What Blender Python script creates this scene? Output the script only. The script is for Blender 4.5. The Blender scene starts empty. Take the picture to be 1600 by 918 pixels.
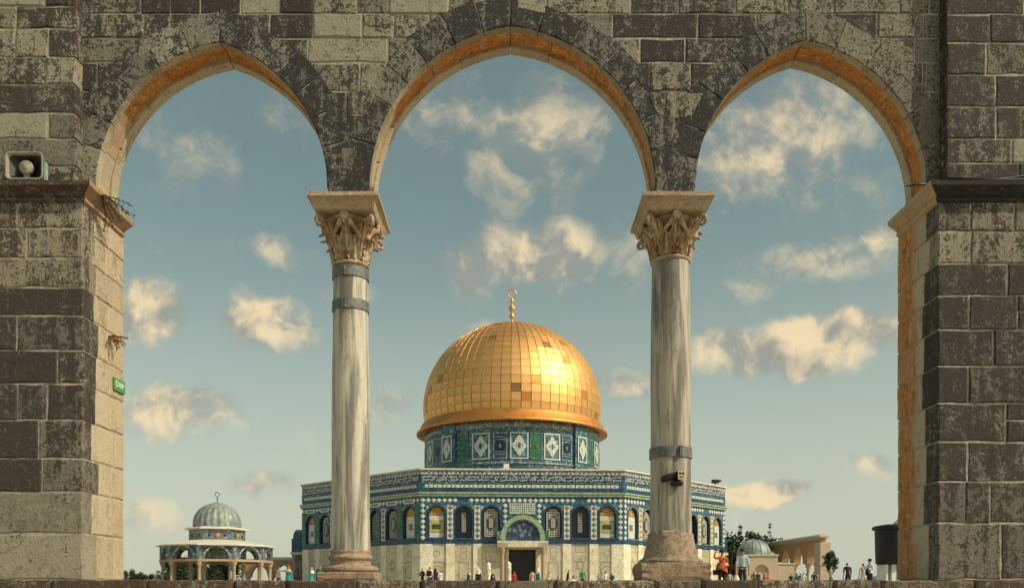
import bpy, bmesh, math, random
from mathutils import Vector, Matrix
R = math.radians
random.seed(7)
SC = bpy.context.scene
C = SC.collection

# ------------------------------------------------------------------ camera, sky, sun, exposure
F = 1375.0            # focal length in pixels of the 1600 px wide photograph
HOR = 919.0           # its horizon line
cam = bpy.data.cameras.new('camera')
cam.sensor_width = 36.0
cam.lens = 36.0 * F / 1600.0
cam.shift_y = (HOR - 459.0) / 1600.0
cam.clip_start = 0.1
cam.clip_end = 6000
camo = bpy.data.objects.new('camera', cam)
camo.location = (0, 0, 0)
camo.rotation_euler = (R(90), 0, 0)
C.objects.link(camo)
SC.camera = camo

SUN_EL = R(40)
SUN_AZ = R(-25)      # from +X towards the camera side
SUN = Vector((math.cos(SUN_AZ) * math.cos(SUN_EL), math.sin(SUN_AZ) * math.cos(SUN_EL), math.sin(SUN_EL)))
sl = bpy.data.lights.new('sun', 'SUN')
sl.energy = 3.6
sl.angle = R(0.5)
sl.color = (1.0, 0.87, 0.66)
so = bpy.data.objects.new('sun', sl)
so.rotation_euler = SUN.to_track_quat('Z', 'Y').to_euler()
so.location = (30, -10, 40)
C.objects.link(so)

SC.view_settings.view_transform = 'Standard'
SC.view_settings.look = 'None'
SC.view_settings.gamma = 1.0
SC.view_settings.exposure = 0.0
SC.view_settings.use_curve_mapping = False


class NT:
    """small helper round a node tree"""
    def __init__(s, tree):
        s.t = tree
        s.t.nodes.clear()

    def n(s, typ, ins=None, **props):
        nd = s.t.nodes.new(typ)
        for k, v in props.items():
            setattr(nd, k, v)
        for k, v in (ins or {}).items():
            s.put(nd.inputs[k], v)
        return nd

    def put(s, sock, v):
        if isinstance(v, bpy.types.NodeSocket):
            s.t.links.new(v, sock)
        elif isinstance(v, bpy.types.Node):
            s.t.links.new(v.outputs[0], sock)
        else:
            if sock.type == 'RGBA' and hasattr(v, '__len__') and len(v) == 3:
                v = (*v, 1)
            sock.default_value = v

    def math(s, op, a, b=0.0, c=None, clamp=False):
        nd = s.t.nodes.new('ShaderNodeMath')
        nd.operation = op
        nd.use_clamp = clamp
        s.put(nd.inputs[0], a)
        s.put(nd.inputs[1], b)
        if c is not None:
            s.put(nd.inputs[2], c)
        return nd.outputs[0]

    def vm(s, op, a, b=(0, 0, 0), scale=None):
        nd = s.t.nodes.new('ShaderNodeVectorMath')
        nd.operation = op
        s.put(nd.inputs[0], a)
        s.put(nd.inputs[1], b)
        if scale is not None:
            s.put(nd.inputs[3], scale)
        return nd.outputs['Value'] if op in ('DOT_PRODUCT', 'LENGTH') else nd.outputs[0]

    def noise(s, vec, scale, detail=5, rough=0.55, dist=0.0, out='Fac'):
        nd = s.n('ShaderNodeTexNoise', {'Vector': vec, 'Scale': scale, 'Detail': detail, 'Roughness': rough, 'Distortion': dist})
        return nd.outputs[0] if out == 'Fac' else nd.outputs[1]

    def mr(s, v, a, b, c=0.0, d=1.0, smooth=True):
        nd = s.n('ShaderNodeMapRange', {'Value': v, 'From Min': a, 'From Max': b, 'To Min': c, 'To Max': d})
        nd.interpolation_type = 'SMOOTHSTEP' if smooth else 'LINEAR'
        return nd.outputs[0]

    def mix(s, f, a, b, mode='MIX'):
        nd = s.t.nodes.new('ShaderNodeMix')
        nd.data_type = 'RGBA'
        nd.blend_type = mode
        s.put(nd.inputs[0], f)
        s.put(nd.inputs[6], a)
        s.put(nd.inputs[7], b)
        return nd.outputs[2]

    def bump(s, h, strength=0.5, dist=0.02, normal=None):
        nd = s.n('ShaderNodeBump', {'Height': h, 'Strength': strength, 'Distance': dist})
        if normal is not None:
            s.put(nd.inputs['Normal'], normal)
        return nd.outputs[0]

    def pos(s):
        return s.n('ShaderNodeNewGeometry').outputs['Position']


# ---- sky: Nishita sky with cumulus by direction
world = bpy.data.worlds.new('World')
SC.world = world
world.use_nodes = True
world.cycles.sampling_method = 'MANUAL'
world.cycles.sample_map_resolution = 256
w = NT(world.node_tree)
sky = w.n('ShaderNodeTexSky', sky_type='NISHITA')
sky.sun_disc = False
sky.sun_elevation = SUN_EL
sky.sun_rotation = math.atan2(SUN.x, SUN.y)
sky.altitude = 700
sky.air_density = 1.0
sky.dust_density = 3.0
sky.ozone_density = 1.0
SKY_STRENGTH = 0.13
gd = w.n('ShaderNodeTexCoord').outputs['Generated']
skyc = w.mix(1.0, sky.outputs[0], (0.90, 0.96, 0.62), 'MULTIPLY')
zen = w.n('ShaderNodeSeparateXYZ', {0: gd}).outputs[2]
skyc = w.mix(w.mr(zen, 0.0, 0.42, 0.80, 0.10), skyc, (4.6, 4.7, 3.9))   # pale summer haze towards the horizon
warp = w.vm('SUBTRACT', w.noise(gd, 9.0, 3, 0.6, out='Color'), (0.5, 0.5, 0.5))
gw = w.vm('ADD', gd, w.vm('SCALE', warp, scale=0.055))
fb = w.noise(gw, 7.0, 6, 0.62)
fb2 = w.noise(w.vm('ADD', gw, tuple(SUN * 0.022)), 7.0, 4, 0.62)
fine = w.noise(gw, 26.0, 4, 0.6)
# centre x, centre y, half width, half height (photograph pixels give each cloud its compass bearing and height), weight
CLOUDS = [(232, 492, 75, 55, 1.0), (418, 505, 85, 58, 1.05), (290, 640, 105, 55, .95), (440, 395, 62, 34, .75),
          (225, 800, 90, 45, .55), (400, 757, 70, 22, .6), (845, 405, 118, 62, 1.05), (735, 432, 70, 48, .75), (870, 225, 180, 100, .55),
          (680, 165, 110, 80, .55), (1230, 240, 220, 130, .68), (1290, 540, 140, 46, 1.1), (1150, 552, 80, 36, .95), (1195, 770, 85, 26, .95), (1290, 400, 150, 48, .75),
          (1385, 360, 60, 40, .8), (1375, 730, 50, 22, .6), (625, 628, 80, 34, .6), (965, 606, 90, 36, .65), (530, 447, 60, 26, .6),
          (300, 250, 90, 70, .42), (1180, 455, 60, 30, .5), (770, 512, 60, 26, .55), (985, 395, 50, 80, .45), (460, 190, 70, 40, .35)]
acc = None
for (cx, cy, hw, hh, wt) in CLOUDS:
    c = Vector(((cx - 800) / F, 1.0, (HOR - cy) / F)).normalized()
    rt = Vector((c.y, -c.x, 0)).normalized()
    up = rt.cross(c)
    k = F * math.sqrt(1 + ((cx - 800) / F) ** 2 + ((HOR - cy) / F) ** 2)
    a = w.math('MULTIPLY', w.vm('DOT_PRODUCT', gw, tuple(rt)), k / hw / 1.15)
    b = w.math('MULTIPLY', w.vm('DOT_PRODUCT', gw, tuple(up)), k / hh / 1.15)
    d2 = w.math('ADD', w.math('MULTIPLY', a, a), w.math('MULTIPLY', b, b))
    v = w.math('MULTIPLY', w.math('SUBTRACT', 1.0, d2, clamp=True), wt)
    acc = v if acc is None else w.math('MAXIMUM', acc, v)
wide = w.noise(w.vm('ADD', gd, (3.1, 1.7, 0.4)), 2.3, 4, 0.5)
wisp = w.mr(wide, 0.50, 0.75, 0.0, 0.22)
dens = w.math('ADD', w.math('MAXIMUM', acc, wisp), w.math('MULTIPLY', w.math('SUBTRACT', fb, 0.5), 2.2))
dens = w.math('ADD', dens, w.math('MULTIPLY', w.math('SUBTRACT', fine, 0.5), 0.75))
alpha = w.math('MULTIPLY', w.mr(dens, 0.12, 1.0), w.mr(acc, 0.0, 0.75, 0.30, 0.95))
lit = w.math('ADD', w.math('MULTIPLY', w.math('SUBTRACT', fb, fb2), 4.5), w.math('MULTIPLY', dens, 0.30))
lit = w.mr(w.math('ADD', lit, w.math('MULTIPLY', w.math('SUBTRACT', fine, 0.5), 0.9)), -0.18, 0.66)
cloudc = w.mix(lit, (2.6, 2.65, 2.35), (6.9, 5.6, 3.5))
zz = w.n('ShaderNodeSeparateXYZ', {0: gd}).outputs[2]
full = w.mix(w.math('MULTIPLY', alpha, w.mr(zz, -0.01, 0.03)), skyc, cloudc)
bg = w.n('ShaderNodeBackground', {'Color': full, 'Strength': SKY_STRENGTH})
w.n('ShaderNodeOutputWorld', {'Surface': bg.outputs[0]})


# ------------------------------------------------------------------ materials
MATS = {}


def new_mat(name):
    m = bpy.data.materials.new(name)
    m.use_nodes = True
    MATS[name] = m
    return m, NT(m.node_tree)


def finish(t, col, rough=0.8, metal=0.0, normal=None, **kw):
    p = t.n('ShaderNodeBsdfPrincipled', {'Base Color': col, 'Roughness': rough, 'Metallic': metal})
    if normal is not None:
        t.put(p.inputs['Normal'], normal)
    for k, v in kw.items():
        t.put(p.inputs[k.replace('_', ' ')], v)
    t.n('ShaderNodeOutputMaterial', {'Surface': p.outputs[0]})


def stone_mat(name, cream, grey, crust, bumps=0.6, crust_gain=1.0, stain_or_bounce=None):
    """weathered limestone: object colour R = black crust, G = iron staining, on the arches painted bounce light, B = paleness"""
    m, t = new_mat(name)
    P = t.pos()
    inf = t.n('ShaderNodeObjectInfo')
    sep = t.n('ShaderNodeSeparateColor', {0: inf.outputs['Color']})
    r, g, b = sep.outputs[0], sep.outputs[1], sep.outputs[2]
    off = t.vm('ADD', P, t.n('ShaderNodeCombineXYZ', {0: t.math('MULTIPLY', inf.outputs['Random'], 7.0)}).outputs[0])
    nb = t.noise(P, 1.1, 4)
    nm = t.noise(off, 8.0, 9, 0.72, 0.8)
    nf = t.noise(P, 34.0, 7, 0.75)
    st = t.noise(t.vm('MULTIPLY', P, (9, 9, 0.9)), 1.0, 5, 0.6)
    nm2, nf2, st2 = t.mr(nm, 0.30, 0.70, smooth=False), t.mr(nf, 0.28, 0.72, smooth=False), t.mr(st, 0.3, 0.7, smooth=False)
    d = t.math('ADD', t.math('MULTIPLY', nm2, 0.40), t.math('MULTIPLY', nf2, 0.40))
    d = t.math('ADD', d, t.math('MULTIPLY', st2, 0.18))
    d = t.math('ADD', d, t.math('MULTIPLY', nb, 0.10))
    thr = t.math('ADD', d, t.math('MULTIPLY', t.math('SUBTRACT', r, 0.5), 0.42))
    mask = t.math('MULTIPLY', t.mr(thr, 0.47, 0.60), 0.95 * crust_gain)
    base = t.mix(t.mr(t.math('ADD', nm, t.math('MULTIPLY', t.math('SUBTRACT', b, 0.5), 0.7)), 0.30, 0.72), grey, cream)
    base = t.mix(t.mr(nf, 0.35, 0.75, 0.0, 0.35), base, tuple(c * 0.55 for c in cream))
    cr = t.mix(t.mr(nf, 0.38, 0.72), crust, tuple(min(1, c * 2.2) for c in crust))
    col = t.mix(mask, base, cr)
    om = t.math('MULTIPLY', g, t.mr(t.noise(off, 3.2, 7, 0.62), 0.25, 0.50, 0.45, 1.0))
    if stain_or_bounce is not None:
        # ragged strip along the reveal: iron staining on the pier, painted bounce glow on arches
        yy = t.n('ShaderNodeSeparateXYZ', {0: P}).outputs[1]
        wob = t.math('MULTIPLY', t.math('SUBTRACT', t.noise(P, 3.0, 6, 0.65), 0.5), stain_or_bounce[4])
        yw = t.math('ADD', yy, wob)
        om = t.math('MULTIPLY', g, t.math('MULTIPLY', t.mr(yw, stain_or_bounce[0], stain_or_bounce[1]), t.mr(yw, stain_or_bounce[2], stain_or_bounce[3], 1.0, 0.0)))
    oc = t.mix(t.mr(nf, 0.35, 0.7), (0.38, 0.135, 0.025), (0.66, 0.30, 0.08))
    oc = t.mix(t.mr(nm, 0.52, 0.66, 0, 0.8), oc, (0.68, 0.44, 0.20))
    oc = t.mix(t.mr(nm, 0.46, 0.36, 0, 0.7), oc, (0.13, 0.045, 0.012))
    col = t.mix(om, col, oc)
    vor = t.n('ShaderNodeTexVoronoi', {'Vector': P, 'Scale': 46.0})
    pit = t.mr(vor.outputs[0], 0.10, 0.34)
    pm = t.mr(t.noise(P, 4.0, 4), 0.45, 0.62)
    pitm = t.math('SUBTRACT', 1.0, t.math('MULTIPLY', t.math('SUBTRACT', 1.0, pit), pm))
    col = t.mix(t.math('MULTIPLY', t.math('SUBTRACT', 1.0, pitm), 0.65), col, tuple(c * 1.1 for c in crust))
    # hairline cracks, some chalky, some open
    ve = t.n('ShaderNodeTexVoronoi', {'Vector': t.vm('ADD', off, t.vm('SCALE', t.noise(P, 6.0, 4, 0.6, out='Color'), scale=0.22)), 'Scale': 5.0}, feature='DISTANCE_TO_EDGE')
    ck = t.math('MULTIPLY', t.mr(ve.outputs[0], 0.004, 0.030, 1.0, 0.0), t.mr(t.noise(off, 2.6, 4), 0.47, 0.60))
    col = t.mix(t.math('MULTIPLY', ck, 0.55 * crust_gain), col, t.mix(mask, tuple(c * 0.30 for c in grey), tuple(c * 0.75 for c in cream)))
    h = t.math('ADD', t.math('MULTIPLY', nm, 0.9), t.math('MULTIPLY', nf, 0.6))
    h = t.math('SUBTRACT', h, t.math('MULTIPLY', ck, 0.35))
    h = t.math('ADD', h, t.math('MULTIPLY', pitm, 0.45))
    finish(t, col, 0.9, normal=t.bump(h, bumps, 0.035))
    return m


M_STONE = stone_mat('patinated_limestone', (0.36, 0.33, 0.255), (0.155, 0.149, 0.132), (0.014, 0.0145, 0.0165), 0.9)
SOF = ((0.52, 0.44, 0.31), (0.38, 0.31, 0.21), (0.08, 0.06, 0.045), 0.4, 0.55)
M_SOFFIT = stone_mat('sheltered_limestone', *SOF)
M_INTRADOS = stone_mat('bounce_tinted_intrados', *SOF, stain_or_bounce=(11.10, 11.16, 11.40, 11.46, 0.16))  # orange strip paints the warm bounce light of the shaded soffit
M_REVEAL = stone_mat('stained_reveal_limestone', *SOF, stain_or_bounce=(11.28, 11.50, 11.86, 11.93, 0.7))
M_KERB = stone_mat('kerb_limestone', (0.46, 0.42, 0.33), (0.20, 0.18, 0.15), (0.02, 0.019, 0.018), 1.0)


def mortar_mat():
    m, t = new_mat('lime_mortar')
    P = t.pos()
    n = t.noise(P, 14, 6, 0.65)
    col = t.mix(t.mr(n, 0.35, 0.65), (0.26, 0.235, 0.185), (0.46, 0.41, 0.32))
    finish(t, col, 0.95, normal=t.bump(n, 0.6, 0.02))
    return m


M_MORTAR = mortar_mat()


def marble_mat(name, pale, vein, tone, stain_or_bounce, scale=(5, 5, 0.45)):
    m, t = new_mat(name)
    P = t.n('ShaderNodeTexCoord').outputs['Object']
    big = t.noise(t.vm('MULTIPLY', P, scale), 1.0, 5, 0.6, 1.3)
    fine = t.noise(t.vm('MULTIPLY', P, (scale[0] * 5, scale[1] * 5, scale[2] * 4)), 1.0, 6, 0.65, 0.8)
    g = t.noise(P, 28, 6, 0.65)
    col = t.mix(t.mr(big, 0.40, 0.60), pale, tone)
    col = t.mix(t.mr(t.math('ADD', big, t.math('MULTIPLY', t.math('SUBTRACT', fine, 0.5), 0.4)), 0.42, 0.64, 0, 0.75), col, vein)
    col = t.mix(t.mr(fine, 0.55, 0.72, 0, 0.45), col, tuple(v * 0.7 for v in vein))
    col = t.mix(t.mr(t.noise(P, 1.7, 5, 0.6), 0.52, 0.72, 0, 0.5), col, stain_or_bounce)
    col = t.mix(t.mr(g, 0.58, 0.72, 0, 0.35), col, tuple(v * 0.6 for v in vein))
    finish(t, col, 0.55, normal=t.bump(t.math('ADD', g, fine), 0.30, 0.012))
    return m


M_SHAFT_A = marble_mat('grey_veined_marble', (0.56, 0.51, 0.42), (0.105, 0.102, 0.095), (0.40, 0.365, 0.30), (0.36, 0.27, 0.18))
M_SHAFT_B = marble_mat('brown_veined_marble', (0.46, 0.41, 0.33), (0.10, 0.092, 0.082), (0.30, 0.265, 0.22), (0.30, 0.22, 0.16))
M_BASE = stone_mat('reddish_limestone', (0.48, 0.38, 0.28), (0.33, 0.235, 0.165), (0.09, 0.06, 0.045), 0.7, 0.7)


def carved_mat():
    m, t = new_mat('carved_limestone')
    P = t.pos()
    n = t.noise(P, 9, 8, 0.65)
    f = t.noise(P, 40, 6, 0.7)
    ao = t.n('ShaderNodeNewGeometry').outputs['Pointiness']
    col = t.mix(t.mr(n, 0.35, 0.65), (0.30, 0.215, 0.13), (0.55, 0.45, 0.31))
    col = t.mix(t.mr(t.noise(P, 5, 5, 0.6), 0.50, 0.66, 0, 0.75), col, (0.34, 0.15, 0.045))
    col = t.mix(t.mr(f, 0.55, 0.7, 0, 0.5), col, (0.07, 0.055, 0.04))
    finish(t, col, 0.88, normal=t.bump(t.math('ADD', n, f), 0.5, 0.015))
    return m


M_CARVED = carved_mat()


def simple(name, col, rough=0.7, metal=0.0, var=0.25, scale=6.0, bump=0.0, objtint=False, coord='pos'):
    m, t = new_mat(name)
    P = t.pos()
    n = t.noise(P, scale, 6, 0.62)
    c = t.mix(t.mr(n, 0.3, 0.7), tuple(v * (1 - var) for v in col), tuple(min(1, v * (1 + var)) for v in col))
    if objtint:
        c = t.mix(1.0, c, t.n('ShaderNodeObjectInfo').outputs['Color'], 'MULTIPLY')
    finish(t, c, rough, metal, normal=t.bump(n, bump, 0.02) if bump else None)
    return m


M_IRON = simple('grey_iron_band', (0.16, 0.165, 0.16), 0.6, 0.2, 0.35, 14, 0.2)
M_DARKIRON = simple('dark_metal', (0.007, 0.006, 0.008), 0.5, 0.0, 0.4, 8)
M_BLACK = simple('black_plastic', (0.012, 0.012, 0.013), 0.45)
M_SPEAKER = simple('grey_painted_metal', (0.30, 0.28, 0.21), 0.45, 0, 0.12, 10)
M_GREENSIGN = simple('green_sign_plate', (0.055, 0.27, 0.06), 0.5, 0, 0.08, 30)
M_WHITEP = simple('white_print', (0.75, 0.76, 0.70), 0.5, 0, 0.05)
M_YELLOWP = simple('yellowed_plate', (0.62, 0.58, 0.25), 0.45, 0, 0.12, 60)
M_TWIG = simple('dry_twig', (0.10, 0.065, 0.035), 0.9, 0, 0.4, 30)
M_RUSTY = simple('dry_weed', (0.22, 0.085, 0.03), 0.9, 0, 0.4, 30)
M_BLUEMETAL = simple('pale_blue_bracket', (0.25, 0.38, 0.38), 0.5)


def tile_mat(name, a, b, c, scale=7.0, rough=0.38):
    """glazed tilework: small squares of two or three glaze colours"""
    m, t = new_mat(name)
    P = t.n('ShaderNodeTexCoord').outputs['Object']
    v = t.n('ShaderNodeTexVoronoi', {'Vector': P, 'Scale': scale}, distance='CHEBYCHEV')
    n = t.noise(P, 1.3, 5, 0.6)
    n2 = t.noise(P, 16.0, 3, 0.6)
    sepc = t.n('ShaderNodeSeparateColor', {0: v.outputs['Color']})
    col = t.mix(t.mr(sepc.outputs[0], 0.35, 0.65), a, b)
    col = t.mix(t.mr(sepc.outputs[1], 0.80, 0.86), col, c)
    col = t.mix(t.mr(n, 0.35, 0.7, 0, 0.45), col, tuple(x * 0.6 for x in a))
    col = t.mix(t.mr(n2, 0.62, 0.72, 0, 0.5), col, c)
    finish(t, col, rough, normal=t.bump(v.outputs[0], 0.15, 0.02))
    return m


M_TILE = tile_mat('blue_glazed_tile', (0.012, 0.070, 0.135), (0.026, 0.120, 0.185), (0.13, 0.27, 0.30))
M_TILED = tile_mat('deep_blue_tile', (0.010, 0.036, 0.095), (0.018, 0.066, 0.14), (0.06, 0.15, 0.22))
M_TEAL = tile_mat('teal_tile', (0.025, 0.11, 0.13), (0.05, 0.17, 0.17), (0.30, 0.38, 0.33))
M_GREEN = tile_mat('green_tile', (0.012, 0.10, 0.045), (0.03, 0.16, 0.07), (0.08, 0.25, 0.12))
M_LGREEN = tile_mat('pale_green_tile', (0.30, 0.40, 0.25), (0.42, 0.46, 0.28), (0.12, 0.30, 0.25), 6)
M_DRUM = tile_mat('drum_blue_tile', (0.03, 0.09, 0.135), (0.06, 0.15, 0.18), (0.30, 0.38, 0.36), 4.5)
M_GREY = tile_mat('grey_mosaic', (0.12, 0.15, 0.17), (0.24, 0.27, 0.27), (0.50, 0.50, 0.45), 5)
M_WTILE = simple('white_tile', (0.62, 0.62, 0.56), 0.4, 0, 0.22, 5)
M_GTILE = simple('grey_diamond_tile', (0.17, 0.18, 0.15), 0.4, 0, 0.3, 5)
M_YTILE = tile_mat('yellow_tile', (0.50, 0.40, 0.06), (0.60, 0.50, 0.12), (0.22, 0.26, 0.10), 5)
M_OTILE = simple('ochre_tile', (0.48, 0.24, 0.04), 0.45, 0, 0.35, 4)
M_LATT = simple('cream_lattice', (0.55, 0.49, 0.36), 0.7, 0, 0.2, 3)
M_VOID = simple('dark_glass', (0.006, 0.012, 0.03), 0.25, 0, 0.3, 2)
M_DOOR = simple('dark_bronze_door', (0.012, 0.010, 0.010), 0.5, 0, 0.4, 3)
M_LEAD = simple('lead_sheet', (0.26, 0.30, 0.285), 0.55, 0.12, 0.35, 2.2, 0.2)
M_ROOF = simple('pale_roof', (0.62, 0.58, 0.48), 0.8, 0, 0.15, 1.5)


def facing_mat():
    m, t = new_mat('cream_marble_facing')
    P = t.pos()
    inf = t.n('ShaderNodeObjectInfo')
    off = t.vm('ADD', P, t.n('ShaderNodeCombineXYZ', {2: t.math('MULTIPLY', inf.outputs['Random'], 50.0)}).outputs[0])
    n = t.noise(off, 0.9, 6, 0.62, 0.9)
    f = t.noise(off, 4.5, 6, 0.68)
    col = t.mix(t.mr(n, 0.35, 0.68), (0.80, 0.74, 0.58), (0.66, 0.58, 0.43))
    ln = t.math('ABSOLUTE', t.math('SUBTRACT', t.noise(off, 1.6, 4, 0.55, 1.0), 0.5))
    col = t.mix(t.mr(ln, 0.0, 0.022, 0.7, 0.0), col, (0.24, 0.19, 0.13))
    col = t.mix(t.mr(f, 0.58, 0.68, 0, 0.8), col, (0.22, 0.145, 0.085))
    col = t.mix(1.0, col, inf.outputs['Color'], 'MULTIPLY')
    finish(t, col, 0.55)
    return m


M_FACING = facing_mat()
M_INLAY = simple('dark_inlay_line', (0.22, 0.17, 0.11), 0.6, 0, 0.4, 3)


def gold_mat(name, base, rough):
    m, t = new_mat(name)
    P = t.n('ShaderNodeTexCoord').outputs['Object']
    inf = t.n('ShaderNodeObjectInfo')
    n = t.noise(P, 0.9, 6, 0.6)
    col = t.mix(1.0, base, inf.outputs['Color'], 'MULTIPLY')
    at = t.n('ShaderNodeAttribute', attribute_name='tint')
    col = t.mix(1.0, col, at.outputs['Color'], 'MULTIPLY')
    col = t.mix(t.mr(n, 0.48, 0.75, 0, 0.35), col, (0.36, 0.16, 0.03))
    finish(t, col, t.mr(n, 0.3, 0.7, rough - 0.05, rough + 0.12), 1.0, normal=t.bump(t.noise(P, 0.55, 3), 0.10, 0.3))
    return m


M_GOLD = gold_mat('gilded_copper', (0.93, 0.54, 0.20), 0.50)
M_SEAM = simple('dark_gold_seam', (0.10, 0.05, 0.014), 0.55, 0.6, 0.3, 2)
M_PAVE = None


def pave_mat():
    m, t = new_mat('limestone_paving')
    P = t.pos()
    br = t.n('ShaderNodeTexBrick', {'Vector': P, 'Scale': 1.0, 'Mortar Size': 0.012, 'Brick Width': 0.9, 'Row Height': 0.55,
                                    'Color1': (0.46, 0.40, 0.29, 1), 'Color2': (0.36, 0.31, 0.23, 1), 'Mortar': (0.18, 0.155, 0.12, 1)})
    n = t.noise(P, 2.0, 6, 0.6)
    col = t.mix(t.mr(n, 0.4, 0.7, 0, 0.4), br.outputs[0], (0.25, 0.21, 0.16))
    finish(t, col, 0.75, normal=t.bump(n, 0.2, 0.02))
    return m


M_PAVE = pave_mat()
M_FARSTONE = stone_mat('far_limestone', (0.62, 0.54, 0.40), (0.44, 0.36, 0.25), (0.14, 0.08, 0.035), 0.3, 0.8)
M_LEAF = simple('dark_green_leaf', (0.030, 0.055, 0.018), 0.7, 0, 0.55, 0.8)
M_CYP = simple('cypress_leaf', (0.022, 0.040, 0.016), 0.8, 0, 0.5, 0.9)
M_BARK = simple('bark', (0.10, 0.075, 0.05), 0.95, 0, 0.3, 6)
M_HILL = simple('far_hill', (0.16, 0.20, 0.19), 1.0, 0, 0.2, 0.02)


# ------------------------------------------------------------------ mesh helpers
class MB:
    """collects faces (each with a material index) and links them as ONE mesh object"""
    def __init__(s):
        s.v, s.f, s.m, s.sm = [], [], [], []

    def add(s, verts, faces, mi=0, smooth=False, mat=None):
        o = len(s.v)
        s.v += [tuple(mat @ Vector(p)) if mat is not None else tuple(p) for p in verts]
        for f in faces:
            s.f.append([i + o for i in f])
            s.m.append(mi)
            s.sm.append(smooth)
        return s

    def box(s, x0, x1, y0, y1, z0, z1, mi=0, mat=None):
        v = [(x0, y0, z0), (x1, y0, z0), (x1, y1, z0), (x0, y1, z0), (x0, y0, z1), (x1, y0, z1), (x1, y1, z1), (x0, y1, z1)]
        return s.add(v, [(0, 3, 2, 1), (4, 5, 6, 7), (0, 1, 5, 4), (1, 2, 6, 5), (2, 3, 7, 6), (3, 0, 4, 7)], mi, mat=mat)

    def bbox(s, x0, x1, y0, y1, z0, z1, b=0.02, mi=0, mat=None):
        """box with bevelled edges"""
        bm = bmesh.new()
        bmesh.ops.create_cube(bm, size=1.0)
        for vv in bm.verts:
            vv.co = Vector(((x0 + x1) / 2 + vv.co.x * (x1 - x0), (y0 + y1) / 2 + vv.co.y * (y1 - y0), (z0 + z1) / 2 + vv.co.z * (z1 - z0)))
        bmesh.ops.bevel(bm, geom=bm.edges[:], offset=b, segments=2, affect='EDGES', profile=0.5)
        s.frombm(bm, mi, mat)
        return s

    def frombm(s, bm, mi=0, mat=None, smooth=False):
        bm.verts.index_update()
        s.add([v.co[:] for v in bm.verts], [[v.index for v in f.verts] for f in bm.faces], mi, smooth, mat)
        bm.free()

    def prism(s, poly, y0, y1, mi=0, mi_side=None, mat=None):
        """polygon in xz (counter-clockwise seen from -y) from y0 (front) to y1"""
        n = len(poly)
        v = [(p[0], y0, p[1]) for p in poly] + [(p[0], y1, p[1]) for p in poly]
        s.add(v, [list(range(n)), list(range(2 * n - 1, n - 1, -1))], mi, mat=mat)
        s.add(v, [(i + n, (i + 1) % n + n, (i + 1) % n, i) for i in range(n)], mi if mi_side is None else mi_side, mat=mat)
        return s

    def ring(s, outer, inner, y0, y1, mi=0, closed=False, mat=None):
        """band between two equal-length polylines in xz"""
        n = len(outer)
        v = [(p[0], y0, p[1]) for p in outer] + [(p[0], y0, p[1]) for p in inner] + [(p[0], y1, p[1]) for p in outer] + [(p[0], y1, p[1]) for p in inner]
        fs = []
        for i in range(n if closed else n - 1):
            j = (i + 1) % n
            fs += [(i, n + i, n + j, j), (2 * n + i, 2 * n + j, 3 * n + j, 3 * n + i), (i, j, 2 * n + j, 2 * n + i), (n + i, 3 * n + i, 3 * n + j, n + j)]
        if not closed:
            fs += [(0, 2 * n, 3 * n, n), (n - 1, 2 * n - 1, 4 * n - 1, 3 * n - 1)]
        return s.add(v, fs, mi, mat=mat)

    def lathe(s, prof, seg=32, mi=0, smooth=True, a0=0.0, a1=2 * math.pi, mat=None, cap=True):
        full = abs(a1 - a0 - 2 * math.pi) < 1e-6
        n = seg if full else seg + 1
        v = []
        for (r, z) in prof:
            for k in range(n):
                a = a0 + (a1 - a0) * k / seg
                v.append((r * math.cos(a), r * math.sin(a), z))
        f = []
        for i in range(len(prof) - 1):
            for k in range(seg):
                k2 = (k + 1) % n
                f.append((i * n + k, i * n + k2, (i + 1) * n + k2, (i + 1) * n + k))
        s.add(v, f, mi, smooth, mat)
        if cap and full:
            if prof[-1][0] > 1e-4:
                s.add(v[-n:], [list(range(n))], mi, False, mat)
            if prof[0][0] > 1e-4:
                s.add(v[:n], [list(range(n - 1, -1, -1))], mi, False, mat)
        return s

    def tube(s, pts, rad, seg=6, mi=0, smooth=True, mat=None):
        pts = [Vector(p) for p in pts]
        if not hasattr(rad, '__len__'):
            rad = [rad] * len(pts)
        v = []
        n = len(pts)
        ref = Vector((0.3, 0.2, 1)).normalized()
        for i, p in enumerate(pts):
            d = (pts[min(i + 1, n - 1)] - pts[max(i - 1, 0)]).normalized()
            if abs(d.dot(ref)) > 0.95:
                ref = Vector((1, 0.1, 0)).normalized()
            a = d.cross(ref).normalized()
            b = d.cross(a)
            for k in range(seg):
                t = 2 * math.pi * k / seg
                v.append(tuple(p + (a * math.cos(t) + b * math.sin(t)) * rad[i]))
        f = []
        for i in range(n - 1):
            for k in range(seg):
                k2 = (k + 1) % seg
                f.append((i * seg + k, i * seg + k2, (i + 1) * seg + k2, (i + 1) * seg + k))
        f.append(list(range(seg)))
        f.append(list(range((n - 1) * seg, n * seg)))
        return s.add(v, f, mi, smooth, mat)

    def mesh(s, name, mats):
        me = bpy.data.meshes.new(name)
        me.from_pydata(s.v, [], s.f)
        for m in (mats if isinstance(mats, (list, tuple)) else [mats]):
            me.materials.append(m)
        me.polygons.foreach_set('material_index', s.m)
        me.polygons.foreach_set('use_smooth', s.sm)
        me.update()
        return me

    def build(s, name, mats, parent=None, loc=(0, 0, 0), rz=0.0, color=None, fix=True):
        me = s.mesh(name, mats)
        if fix:
            bm = bmesh.new()
            bm.from_mesh(me)
            bmesh.ops.recalc_face_normals(bm, faces=bm.faces[:])
            bm.to_mesh(me)
            bm.free()
        return put(name, me, parent, loc, rz, color)


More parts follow.
